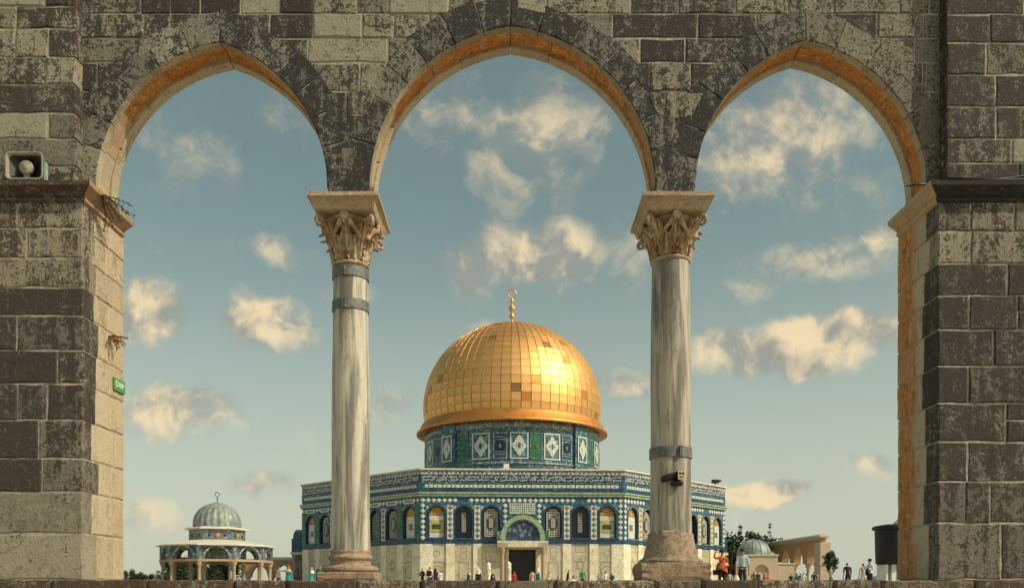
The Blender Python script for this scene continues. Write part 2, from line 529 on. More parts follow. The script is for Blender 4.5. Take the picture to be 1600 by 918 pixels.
def put(name, me, parent=None, loc=(0, 0, 0), rz=0.0, color=None):
    o = bpy.data.objects.new(name, me)
    C.objects.link(o)
    o.location = loc
    o.rotation_euler = (0, 0, rz)
    if parent is not None:
        o.parent = parent
    if color is not None:
        o.color = (*color, 1)
    return o


def thing(name, label, cat, loc=(0, 0, 0), rz=0.0, group=None):
    o = bpy.data.objects.new(name, None)
    o.empty_display_size = 0.3
    C.objects.link(o)
    o.location = loc
    o.rotation_euler = (0, 0, rz)
    return tag(o, label, cat, group)


def tag(o, label=None, cat=None, group=None, kind=None):
    if label:
        o['label'] = label
    if cat:
        o['category'] = cat
    if group:
        o['group'] = group
    if kind:
        o['kind'] = kind
    return o


def at(px, py, Y):
    """point of the place seen at a photograph pixel, at distance Y"""
    return Vector(((px - 800) * Y / F, Y, (HOR - py) * Y / F))


def arch_pts(w, zs, rise, n=12, u=0.0):
    """two-centred arch from left spring to right spring"""
    h = w / 2
    rise = max(rise, h * 1.0001)
    r = (rise * rise + h * h) / w
    a1 = math.asin(min(1, rise / r))
    left = []
    for i in range(n + 1):
        a = a1 * i / n
        left.append((u - h + r - r * math.cos(a), zs + r * math.sin(a)))
    right = [(2 * u - p[0], p[1]) for p in left[:-1]][::-1]
    return left + right


def arched_wall(mb, x0, x1, z1, thick, ops, mi=0, mi_rev=None, z0=0.0, y0=0.0, back=True):
    """wall from x0..x1, z0..z1 with arched openings (u, width, sill, spring, rise)"""
    mi_rev = mi if mi_rev is None else mi_rev
    ops = sorted(ops)
    ys = [y0] + ([y0 + thick] if back else [])

    def face(poly):
        for k, y in enumerate(ys):
            v = [(p[0], y, p[1]) for p in poly]
            mb.add(v, [list(range(len(v))) if k == 0 else list(range(len(v) - 1, -1, -1))], mi)
    cur = x0
    for (u, w_, sill, spr, rise) in ops:
        l, r = u - w_ / 2, u + w_ / 2
        if l - cur > 1e-4:
            face([(cur, z0), (l, z0), (l, z1), (cur, z1)])
        if sill - z0 > 1e-4:
            face([(l, z0), (r, z0), (r, sill), (l, sill)])
        ap = arch_pts(w_, spr, rise, 8, u)
        half = len(ap) // 2
        face([(l, spr)] + ap[1:half + 1] + [(u, z1), (l, z1)])
        face([(u, z1)] + ap[half:] + [(r, z1)])
        outl = [(l, max(sill, z0))] + ap + [(r, max(sill, z0))]
        v = [(p[0], y0, p[1]) for p in outl] + [(p[0], y0 + thick, p[1]) for p in outl]
        n = len(outl)
        fs = [(i, i + 1, n + i + 1, n + i) for i in range(n - 1)]
        if sill - z0 > 1e-4:
            fs.append((n - 1, 0, n, 2 * n - 1))
        mb.add(v, fs, mi_rev)
        cur = r
    if x1 - cur > 1e-4:
        face([(cur, z0), (x1, z0), (x1, z1), (cur, z1)])
    if back:
        y1 = y0 + thick
        mb.add([(x0, y0, z0), (x0, y1, z0), (x0, y1, z1), (x0, y0, z1)], [(0, 1, 2, 3)], mi)
        mb.add([(x1, y0, z0), (x1, y1, z0), (x1, y1, z1), (x1, y0, z1)], [(3, 2, 1, 0)], mi)
        mb.add([(x0, y0, z1), (x1, y0, z1), (x1, y1, z1), (x0, y1, z1)], [(0, 1, 2, 3)], mi)
    return mb


def stone_mesh(name, poly, O, A, B, N, depth, face=0.0, bevel=0.012, jit=0.009, seg=0.18, mats=None):
    """one cut stone: polygon (a, b) in the plane O + aA + bB, facing N; slot 1 = its sides"""
    pts = []
    n = len(poly)
    for i in range(n):
        p, q = Vector(poly[i]), Vector(poly[(i + 1) % n])
        L = (q - p).length
        k = max(1, int(round(L / seg)))
        d = (q - p) / max(L, 1e-6)
        nn = Vector((-d.y, d.x))
        for j in range(k):
            pts.append(p.lerp(q, j / k) + nn * random.uniform(-jit * 0.3, jit) + d * random.uniform(-jit, jit) * (1 if j else 0))
    c = sum(pts, Vector((0, 0))) / len(pts)
    m = len(pts)
    inner = []
    for p in pts:
        d = c - p
        inner.append(p + d.normalized() * min(bevel * random.uniform(0.9, 2.2), d.length * 0.4))

    def W(p, h):
        return O + A * p.x + B * p.y + N * h
    cen = W(c, face - depth / 2)
    v = [W(p, face) - cen for p in inner] + [W(p, face - bevel * random.uniform(0.7, 1.4)) - cen for p in pts] + [W(p, face - depth) - cen for p in pts]
    f = [list(range(m))]
    mi = [0]
    for i in range(m):
        j = (i + 1) % m
        f.append((m + i, m + j, j, i))
        mi.append(0)
        f.append((2 * m + i, 2 * m + j, m + j, m + i))
        mi.append(1)
    me = bpy.data.meshes.new(name)
    me.from_pydata([tuple(x) for x in v], [], f)
    for mt in (mats or (M_STONE, M_STONE)):
        me.materials.append(mt)
    me.polygons.foreach_set('material_index', mi)
    me.update()
    return me, cen


AX, AY, AZ = Vector((1, 0, 0)), Vector((0, 1, 0)), Vector((0, 0, 1))


def stone(name, parent, poly, frame, depth, color, face=None, **kw):
    O, A, B, N = frame
    if face is None:
        face = random.uniform(0.001, 0.014)
    me, cen = stone_mesh(name, poly, O, A, B, N, depth, face, **kw)
    return put(name, me, parent, cen, 0, color)


# ------------------------------------------------------------------ ground
G = -0.20                               # level of the paved platform
KERB = 0.108                            # top of the step the arcade stands on
YK = 10.58                              # its front edge
g = MB()
g.add([(-3000, -400, -1.85), (3000, -400, -1.85), (3000, 5000, -1.85), (-3000, 5000, -1.85)], [(0, 1, 2, 3)])
tag(g.build('ground', M_PAVE, fix=False), kind='structure')
g = MB()
g.box(-160, 160, YK + 0.25, 330, -1.846, G)
tag(g.build('terrace_pavement', M_PAVE), kind='structure')
g = MB()
for i in range(9):
    g.box(-9.5, 9.5, YK - 0.34 * (i + 1), YK - 0.34 * i - (0.0 if i else 0.004), -1.846 - 0.0, KERB - 0.18 * (i + 1) - 0.06)
tag(g.build('stairs', M_PAVE), kind='structure')
# kerb the arcade stands on
kb = MB().box(-9.5, 9.5, YK + 0.1, 12.6, -1.84, KERB - 0.012)
kerb = tag(kb.build('kerb', M_MORTAR), kind='structure')
x = -9.4
KF = (Vector((0, YK, 0)), AX, AZ, -AY)
while x < 9.4:
    L = random.uniform(0.55, 1.25)
    x2 = min(x + L, 9.4)
    mesh_poly = [(x + 0.006, -0.19), (x2 - 0.006, -0.19), (x2 - 0.006, KERB + random.uniform(-0.006, 0.002)), (x + 0.006, KERB + random.uniform(-0.006, 0.002))]
    stone('kerb_stone', kerb, mesh_poly, KF, 0.6, (random.uniform(0.35, 0.8), 0.1, random.uniform(0.2, 0.7)), seg=0.14, jit=0.012, bevel=0.024, mats=(M_KERB, M_SOFFIT))
    x = x2

# ------------------------------------------------------------------ the stone arcade
arcade = thing('stone_arcade', 'weathered limestone arcade of three pointed arches framing the view', 'arcade', (0, 11.3, KERB))
ARC0 = Vector((0, 11.3, KERB))


def in_arc(o):
    """keep a part built in place where it is once it hangs under the arcade"""
    o.location = Vector(o.location) - ARC0
    return o


YP, YPB = 10.80, 11.93       # front and back of the big piers
YA, YAB = 11.00, 11.60       # front and back of the arched wall
XL, XR = -5.263, 5.224       # inner faces of the piers
SP = F / YP                  # px per metre on the pier front
SA = F / YA


def zp(py):
    return (HOR - py) / SP


def za(py):
    return (HOR - py) / SA


TOPZ = 8.35
ORI = Vector((0, 0, 0))


def sub_stone(parent_world, name, poly, frame, depth, color, **kw):
    o = stone(name, parent_world, poly, frame, depth, color, **kw)
    o.location = Vector(o.location) - ARC0
    return o


def pier(sign, ys_low, ys_up, tint):
    """big pier: core part with each stone as a piece of it"""
    xi = XL if sign < 0 else XR
    xo = sign * 8.4
    xb = (118 - 800) / SP if sign < 0 else (1479 - 800) / SP     # inner edge of the upper buttress
    ztop = zp(315)
    core = MB()
    a, b = sorted((xi + sign * 0.010, xo))
    core.box(a, b, YP + 0.006, YPB - 0.03, KERB, ztop + 0.05)
    a, b = sorted((xb + sign * 0.03, xo))
    core.box(a, b, YP + 0.036, YAB - 0.02, ztop + 0.06, TOPZ)
    core.v = [tuple(Vector(p) - ARC0) for p in core.v]
    core = core.build('pier', M_MORTAR, arcade)
    fr_front = (Vector((0, YP, 0)), AX, AZ, -AY)
    fr_up = (Vector((0, YP + 0.03, 0)), AX, AZ, -AY)
    fr_in = (Vector((xi, 0, 0)), AY, AZ, AX) if sign < 0 else (Vector((xi, 0, 0)), -AY, AZ, -AX)
    gp = 0.0065
    zl = [zp(y) for y in ys_low]
    for ci in range(len(zl) - 1):
        z1, z0 = zl[ci], zl[ci + 1]
        z0 = max(z0, KERB + 0.002)
        q = random.uniform(0.20, 0.42)
        # front stones, starting at the corner
        x = xi
        first = True
        while abs(x) < abs(xo) - 0.05:
            L = random.choice((0.36, 0.5, 0.62, 0.75, 0.95, 1.1)) * random.uniform(0.85, 1.15)
            x2 = x + sign * L
            if abs(xo) - abs(x2) < 0.25:
                x2 = xo
            l, r = sorted((x, x2))
            if first:
                l, r = (l, r + gp) if sign < 0 else (l - gp, r)
            c = tint(ci, len(zl) - 1, 'front', first)
            ww = random.random()
            if ww < 0.13 and (z1 - z0) > 0.36 and not first:
                zm = (z0 + z1) / 2 + random.uniform(-0.05, 0.05)
                for (u, v) in ((z0, zm), (zm, z1)):
                    sub_stone(core, 'stone', [(l + gp, u + gp), (r - gp, u + gp), (r - gp, v - gp), (l + gp, v - gp)], fr_front, 0.16, tint(ci, len(zl) - 1, 'front', first))
            else:
                o = sub_stone(core, 'stone', [(l + gp, z0 + gp), (r - gp, z0 + gp), (r - gp, z1 - gp), (l + gp, z1 - gp)], fr_front, q if first else 0.16, c, face=0.004 if first else None)
            x = x2
            first = False
        # inner face stones behind the corner stone
        ya = YP + q
        spans = []
        if YPB - ya > 0.62:
            mid = random.uniform(ya + 0.26, YPB - 0.26)
            spans = [(ya, mid), (mid, YPB)]
        else:
            spans = [(ya, YPB)]
        for k, (s0, s1) in enumerate(spans):
            c = tint(ci, len(zl) - 1, 'inner', k == len(spans) - 1)
            if sign < 0:
                poly = [(s0 + gp, z0 + gp), (s1 - gp, z0 + gp), (s1 - gp, z1 - gp), (s0 + gp, z1 - gp)]
            else:
                poly = [(-s1 + gp, z0 + gp), (-s0 - gp, z0 + gp), (-s0 - gp, z1 - gp), (-s1 + gp, z1 - gp)]
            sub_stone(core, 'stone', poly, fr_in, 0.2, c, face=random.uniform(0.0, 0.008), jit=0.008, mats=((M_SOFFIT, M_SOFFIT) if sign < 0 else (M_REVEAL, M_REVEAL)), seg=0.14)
    # upper buttress
    zl = [zp(y) for y in ys_up]
    for ci in range(len(zl) - 1):
        z1, z0 = zl[ci], zl[ci + 1]
        x = xb
        first = True
        while abs(x) < abs(xo) - 0.05:
            L = random.choice((0.4, 0.55, 0.7, 0.85, 1.0)) * random.uniform(0.85, 1.15)
            x2 = x + sign * L
            if abs(xo) - abs(x2) < 0.25:
                x2 = xo
            l, r = sorted((x, x2))
            sub_stone(core, 'stone', [(l + gp, z0 + gp), (r - gp, z0 + gp), (r - gp, z1 - gp), (l + gp, z1 - gp)], fr_up, 0.30 if first else 0.16, tint(ci, len(zl) - 1, 'up', first))
            x = x2
            first = False
    # cornice stones on top of the pier, mitred round its corner
    prof = [(0.0, ztop - 0.02), (0.035, ztop + 0.0), (0.04, ztop + 0.035), (0.015, ztop + 0.045), (0.05, ztop + 0.075), (0.125, ztop + 0.13), (0.15, ztop + 0.14), (0.155, ztop + 0.195), (0.0, ztop + 0.205), (-0.25, ztop + 0.205), (-0.25, ztop - 0.02)]
    cuts = [0.0, 0.75, 1.55, 2.3, abs(xo - xi)]

    def seg_obj(ringfn):
        mbx = MB()
        rings = [ringfn(k) for k in (0, 1)]
        n = len(prof)
        v = rings[0] + rings[1]
        f = [(i, (i + 1) % n, n + (i + 1) % n, n + i) for i in range(n)] + [list(range(n)), list(range(2 * n - 1, n - 1, -1))]
        mbx.add([Vector(p) - ARC0 for p in v], f)
        mbx.build('cornice_stone', M_STONE if ringfn.__name__ != 'side' else M_SOFFIT, core, color=tint(0, 9, 'cornice', ringfn.__name__ == 'side'))
    for k in range(len(cuts) - 1):
        def front(e, k=k):
            dd = cuts[k + e] + (0.004 if (e == 0 and k) else 0)
            return [(xi + sign * dd - (sign * (p[0]) if (k == 0 and e == 0) else 0), YP - p[0], p[1]) for p in prof]
        seg_obj(front)

    sc = [YP, YP + 0.62, YPB - 0.05]
    for k in range(2):
        def side(e, k=k):
            yy = sc[k + e] + (0.004 if (e == 0 and k) else 0)
            return [(xi - sign * p[0], yy - (p[0] - 0.001 if (k == 0 and e == 0) else 0), p[1] + 0.001) for p in prof]
        seg_obj(side)
    return core


rnd = random.uniform


def tint_left(ci, n, where, flag):
    f = ci / max(1, n - 1)
    if where == 'front':
        if f > 0.93:
            return (rnd(0.05, 0.2), 0.05, rnd(0.6, 0.95))
        if f > 0.75:
            return (rnd(0.15, 0.95), 0.05, rnd(0.4, 0.7))
        if f < 0.22:
            return (rnd(0.35, 0.65), 0.08, rnd(0.4, 0.9))
        return (rnd(0.52, 0.88), 0.05, rnd(0.3, 0.7))
    if where == 'inner':
        return (rnd(0.30, 0.6) if f < 0.35 and not flag else rnd(0.1, 0.35), 0.12 if flag else 0.04, rnd(0.5, 0.95))
    if where == 'cornice':
        return (0.66, 0.10, 0.5) if not flag else (0.62, 0.30, 0.5)
    return (rnd(0.3, 0.8), 0.05, rnd(0.35, 0.85)) if random.random() > 0.15 else (0.1, 0.0, 0.9)


def tint_right(ci, n, where, flag):
    f = ci / max(1, n - 1)
    if where == 'front':
        if f > 0.86:
            return (rnd(0.42, 0.6), 0.05, rnd(0.2, 0.5))
        if f < 0.2:
            return (rnd(0.25, 0.6), 0.05, rnd(0.4, 0.8))
        return (rnd(0.58, 0.92), 0.04, rnd(0.3, 0.6))
    if where == 'inner':
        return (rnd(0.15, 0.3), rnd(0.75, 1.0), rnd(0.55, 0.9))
    if where == 'cornice':
        return (0.95, 0.0, 0.4) if not flag else (0.3, 0.22, 0.7)
    return (rnd(0.45, 0.95), 0.05, rnd(0.3, 0.7)) if random.random() > 0.12 else (0.08, 0.0, 0.9)


pier(-1, [315, 356, 403, 449, 493, 547, 599, 656, 716, 768, 833, 906], [-120, -82, -45, 8, 43, 88, 130, 175, 215, 258, 284], tint_left)
pier(1, [315, 362, 412, 462, 515, 572, 630, 690, 752, 817, 906], [-120, -82, -45, -12, 20, 65, 115, 165, 215, 253, 284], tint_right)

# arches: spring left, spring right, apex (photo px on the wall front)
ARCHES = [(150, 511, 343, 66, 293), (578, 1023, 797, 41, 293), (1087, 1448, 1258, 63, 293)]
arcs = []
for (l, r, ax, ay, sy) in ARCHES:
    xl, xr, xa, zap, zs = (l - 800) / SA, (r - 800) / SA, (ax - 800) / SA, za(ay), za(sy)
    hl, hr, rise = xa - xl, xr - xa, zap - zs
    RL = (hl * hl + rise * rise) / (2 * hl)
    RR = (hr * hr + rise * rise) / (2 * hr)
    arcs.append(dict(xl=xl, xr=xr, xa=xa, zs=zs, za=zap, RL=RL, RR=RR, cl=xl + RL, cr=xr - RR))


def arch_z(A, x, off):
    """height of the arch line offset outward by off, at x (None outside)"""
    if x <= A['xa']:
        c, rr = A['cl'], A['RL'] + off
        d = c - x
    else:
        c, rr = A['cr'], A['RR'] + off
        d = x - c
    if d >= rr:
        return None
    return A['zs'] + math.sqrt(rr * rr - d * d)


def lower_z(x, off, zbase):
    z = zbase
    for A in arcs:
        q = arch_z(A, x, off)
        if q is not None and A['xl'] - off <= x <= A['xr'] + off:
            z = max(z, q)
    return z


XW0, XW1 = (122 - 800) / SA, (1476 - 800) / SA
ZS = za(298)
# wall core
xs = [XW0 + (XW1 - XW0) * i / 400 for i in range(401)]
bot = [(x, lower_z(x, 0.10, ZS)) for x in xs]
core = MB()
n = len(bot)
v = [(x, YA + 0.006, z) for x, z in bot] + [(x, YA + 0.006, TOPZ) for x, z in bot] + [(x, YAB - 0.02, z) for x, z in bot] + [(x, YAB - 0.02, TOPZ) for x, z in bot]
fs = []
for i in range(n - 1):
    fs += [(i, i + 1, n + i + 1, n + i), (2 * n + i + 1, 2 * n + i, 3 * n + i, 3 * n + i + 1), (i + 1, i, 2 * n + i, 2 * n + i + 1), (n + i, n + i + 1, 3 * n + i + 1, 3 * n + i)]
core.add([Vector(p) - ARC0 for p in v], fs)
wall = core.build('wall', M_MORTAR, arcade, fix=False)
FA = (Vector((0, YA, 0)), AX, AZ, -AY)
TH = 0.40
courses = [-124, -84, -45, -14, 22, 60, 98, 143, 186, 230, 270, 299]
for ci in range(len(courses) - 1):
    z1, z0 = za(courses[ci]), za(courses[ci + 1])
    x = XW0 + random.uniform(-0.3, 0)
    while x < XW1:
        L = random.choice((0.34, 0.48, 0.6, 0.72, 0.9)) * random.uniform(0.85, 1.2)
        l, r = max(x, XW0), min(x + L, XW1)
        x += L
        if r - l < 0.12:
            continue
        sx = [l + 0.006 + (r - l - 0.012) * i / 10 for i in range(11)]
        low = [(q, lower_z(q, TH * 0.55, z0) + 0.006) for q in sx]
        run = [p for p in low if p[1] < z1 - 0.05]
        if len(run) < 3:
            continue
        # keep one contiguous run
        groups, cur = [], [run[0]]
        for p in run[1:]:
            if p[0] - cur[-1][0] < (r - l) / 10 * 1.5:
                cur.append(p)
            else:
                groups.append(cur)
                cur = [p]
        groups.append(cur)
        for gq in groups:
            if gq[-1][0] - gq[0][0] < 0.08:
                continue
            keep = [gq[0]] + [gq[i] for i in range(1, len(gq) - 1) if abs(gq[i + 1][1] - 2 * gq[i][1] + gq[i - 1][1]) > 0.002] + [gq[-1]]
            poly = keep + [(gq[-1][0], z1 - 0.006), (gq[0][0], z1 - 0.006)]
            u = random.random()
            c = (rnd(0.30, 0.62), 0.03, rnd(0.3, 0.8)) if u < 0.62 else (rnd(0.62, 0.85), 0.02, rnd(0.3, 0.6)) if u < 0.88 else (0.12, 0.0, 0.8)
            if (l + r) / 2 > 4.7:
                c = (rnd(0.30, 0.42), 0.05, rnd(0.4, 0.6))
            sub_stone(wall, 'stone', poly, FA, 0.12, c, seg=0.3)

# voussoirs: three rings in depth; the front ring carries the face, the middle one is recessed, its shaded bounce light painted orange
for ai, A in enumerate(arcs):
    cm = MB()
    pts = []
    for half in (0, 1):
        c, rr = (A['cl'], A['RL']) if half == 0 else (A['cr'], A['RR'])
        amax = math.acos(min(1, (c - A['xa']) / rr)) if half == 0 else math.acos(min(1, (A['xa'] - c) / rr))
        seq = [amax * i / 24 for i in range(25)]
        for off, lst in ((0.025, 'o'),):
            p = [((c - (rr + 0.07) * math.cos(a)) if half == 0 else (c + (rr + 0.07) * math.cos(a)), A['zs'] + (rr + 0.07) * math.sin(a)) for a in seq]
            p2 = [((c - (rr + 0.2) * math.cos(a)) if half == 0 else (c + (rr + 0.2) * math.cos(a)), A['zs'] + (rr + 0.2) * math.sin(a)) for a in seq]
            cm.ring([(q[0], q[1]) for q in p2], p, YA + 0.05, YAB - 0.03)
    cm.v = [tuple(Vector(p) - ARC0) for p in cm.v]
    arch = cm.build('arch', M_MORTAR, arcade)
    for half in (0, 1):
        c, rr = (A['cl'], A['RL']) if half == 0 else (A['cr'], A['RR'])
        amax = math.acos(min(1, (c - A['xa']) / rr)) if half == 0 else math.acos(min(1, (A['xa'] - c) / rr))
        arc_len = amax * rr
        for ring, (y0, y1, lift, tk) in enumerate(((YA - 0.004, YA + 0.13, 0.0, TH), (YA + 0.134, YA + 0.43, 0.036, 0.16), (YA + 0.434, YAB, 0.004, 0.16))):
            nst = int(arc_len / (0.40 if ring == 0 else 0.55))
            br = [0.0]
            for i in range(nst):
                br.append(br[-1] + random.uniform(0.75, 1.25))
            br = [b / br[-1] * amax for b in br]
            for i in range(nst):
                gj = 0.004 if ring == 0 else 0.0012
                a0, a1 = br[i] + gj / rr, br[i + 1] - gj / rr
                t1 = tk * random.uniform(0.86, 1.12) if ring == 0 else tk
                li = lift + (random.uniform(-0.01, 0.012) if ring == 1 else 0)
                inn, out = [], []
                for k in range(5):
                    a = a0 + (a1 - a0) * k / 4
                    for lst, q in ((inn, rr + li), (out, rr + t1)):
                        lst.append(((c - q * math.cos(a)) if half == 0 else (c + q * math.cos(a)), A['zs'] + q * math.sin(a)))
                if i == nst - 1:      # the crown joint is upright
                    out[-1] = (A['xa'] + (-0.002 if half == 0 else 0.002), A['za'] + t1)
                out2 = [out[0], ((out[0][0] + out[-1][0]) / 2 + (out[2][0] - (out[0][0] + out[-1][0]) / 2) * 0.6, (out[0][1] + out[-1][1]) / 2 + (out[2][1] - (out[0][1] + out[-1][1]) / 2) * 0.6), out[-1]] if ring == 0 else [out[0], out[-1]]
                poly = inn + out2[::-1]
                # counter-clockwise seen from the front
                area = sum(poly[k][0] * poly[(k + 1) % len(poly)][1] - poly[(k + 1) % len(poly)][0] * poly[k][1] for k in range(len(poly)))
                if area < 0:
                    poly = poly[::-1]
                frac = (a0 + a1) / 2 / amax
                if ring == 0:
                    col = (rnd(0.40, 0.80), 0.0, rnd(0.3, 0.6)) if not (ai == 2 and half == 1) else (rnd(0.25, 0.5), 0.05, rnd(0.3, 0.6))
                    if ai == 0 and half == 0:
                        col = (rnd(0.25, 0.7), 0.0, rnd(0.4, 0.8))
                    mats = (M_STONE, M_INTRADOS)
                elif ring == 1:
                    stain_or_bounce = 1.0 if (frac > 0.42 or half == 1) else max(0.0, (frac - 0.2) * 3)  # orange painted where the soffit lies in shade, lit by bounce
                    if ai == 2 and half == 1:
                        stain_or_bounce = 1.0
                    col = (0.25, stain_or_bounce, 0.5)
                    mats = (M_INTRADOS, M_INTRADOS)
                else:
                    col = (rnd(0.1, 0.35), 1.0 if (frac > 0.42 or half == 1) else 0.2, rnd(0.5, 0.9))  # back ring carries the same painted bounce orange
                    mats = (M_INTRADOS, M_INTRADOS)
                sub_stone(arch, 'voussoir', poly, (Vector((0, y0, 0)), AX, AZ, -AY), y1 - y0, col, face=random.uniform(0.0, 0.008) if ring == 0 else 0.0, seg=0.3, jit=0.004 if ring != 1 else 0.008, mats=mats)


# ---- columns
def leaf(mb, mat, h, wd, r0, r1, curl, lobes=4, seed=0):
    """acanthus leaf standing on the bell, its tip curling outward"""
    rn = random.Random(seed)
    nu, nv = 9, 16
    v = []
    for j in range(nv + 1):
        s = j / nv
        prof = math.sin(math.pi * min(1, 0.22 + s * 0.78) ** 0.8) ** 0.6 if s < 0.999 else 0.05
        lob = 1 + 0.20 * math.sin(s * lobes * 2 * math.pi)
        wj = wd * max(0.10, prof) * lob
        if s < 0.74:
            z = h * s / 0.74 * 0.94
            r = r0 + (r1 - r0) * (s / 0.74) ** 1.4
        else:
            t = (s - 0.74) / 0.26 * math.pi * 0.85
            z = h * 0.94 + math.sin(t) * curl * 0.75
            r = r1 + (1 - math.cos(t)) * curl * 0.75
        for i in range(nu):
            u = i / (nu - 1) * 2 - 1
            groove = 0.022 * math.cos(u * 2 * math.pi) - 0.018 * abs(u)
            v.append((r + groove + rn.uniform(-0.002, 0.002), u * wj, z))
    f = []
    for j in range(nv):
        for i in range(nu - 1):
            a = j * nu + i
            f.append((a, a + 1, a + nu + 1, a + nu))
    mb.add(v, f, 0, True, mat)


def capital(name, parent, zb, h, rb, hx, hy, seed):
    mb = MB()
    prof = [(rb * 1.0, 0), (rb * 1.07, 0.012), (rb * 1.09, 0.03), (rb * 1.03, 0.045), (rb * 0.88, 0.06), (rb * 0.84, h * 0.45), (rb * 0.92, h * 0.7), (rb * 1.18, h * 0.90), (rb * 1.32, h * 0.97), (rb * 1.2, h)]
    mb.lathe(prof, 32)
    for k in range(8):
        m = Matrix.Rotation(k * math.pi / 4 + math.pi / 8, 4, 'Z') @ Matrix.Translation((0, 0, 0.05))
        leaf(mb, m, h * 0.38, 0.082, rb * 1.03, rb * 1.18, 0.070, 3, seed + k)
    for k in range(8):
        m = Matrix.Rotation(k * math.pi / 4, 4, 'Z') @ Matrix.Translation((0, 0, 0.06))
        leaf(mb, m, h * 0.62, 0.078, rb * 0.98, rb * 1.26, 0.075, 4, seed + 10 + k)
    # corner volutes and their stalk leaves
    for k in range(4):
        rot = Matrix.Rotation(k * math.pi / 2 + math.pi / 4, 4, 'Z')
        pts = []
        for i in range(8):
            s = i / 7
            pts.append((rb * 1.1 + s ** 1.6 * rb * 0.80, 0, h * (0.50 + 0.40 * s)))
        cxr, czr = pts[-1][0] + 0.0, pts[-1][2] - 0.060
        for i in range(14):
            a = math.pi / 2 - i * 0.55
            q = 0.062 * (1 - i / 16)
            pts.append((cxr + q * math.cos(a), 0, czr + q * math.sin(a)))
        mb.tube(pts, [0.030] * 4 + [0.034] * 4 + [0.026 - 0.0012 * i for i in range(14)], 7, mat=rot)
        for sgn in (-1, 1):
            m = Matrix.Rotation(k * math.pi / 2 + math.pi / 4 + sgn * 0.17, 4, 'Z') @ Matrix.Translation((0, 0, h * 0.36))
            leaf(mb, m, h * 0.42, 0.06, rb * 1.1, rb * 1.5, 0.05, 3, seed + 30 + k)
    # helices and fleuron in the middle of each side
    for k in range(4):
        rot = Matrix.Rotation(k * math.pi / 2, 4, 'Z')
        for sgn in (-1, 1):
            pts = [(rb * 1.1 + rb * 0.25 * i / 6, sgn * (0.16 - 0.12 * (i / 6) ** 1.5), h * (0.52 + 0.32 * i / 6)) for i in range(7)]
            mb.tube(pts, [0.026] * 5 + [0.034, 0.040], 6, mat=rot)
        for q in range(7):
            a = math.pi * q / 6
            mb.tube([(rb * 1.42, 0, h * 0.90), (rb * 1.52, 0.055 * math.cos(a), h * 0.90 + 0.060 * math.sin(a))], [0.020, 0.012], 5, mat=rot)
        mb.lathe([(0.001, -0.05), (0.045, -0.02), (0.045, 0.02), (0.001, 0.05)], 8, mat=rot @ Matrix.Translation((rb * 1.40, 0, h * 0.86)))
    # the block is longer through the wall than across it
    kx, ky = hx / (rb * 1.92), hy / (rb * 1.92)
    out = []
    for p in mb.v:
        t = min(1, max(0, p[2] / h)) ** 1.3
        d = math.hypot(p[0], p[1])
        out.append((p[0] * (1 + (kx * 1.22 - 1) * t * 0.9), p[1] * (1 + (ky * 1.22 - 1) * t * 0.9), p[2]))
    mb.v = out
    return mb.build(name, M_CARVED, parent, (0, 0, zb))


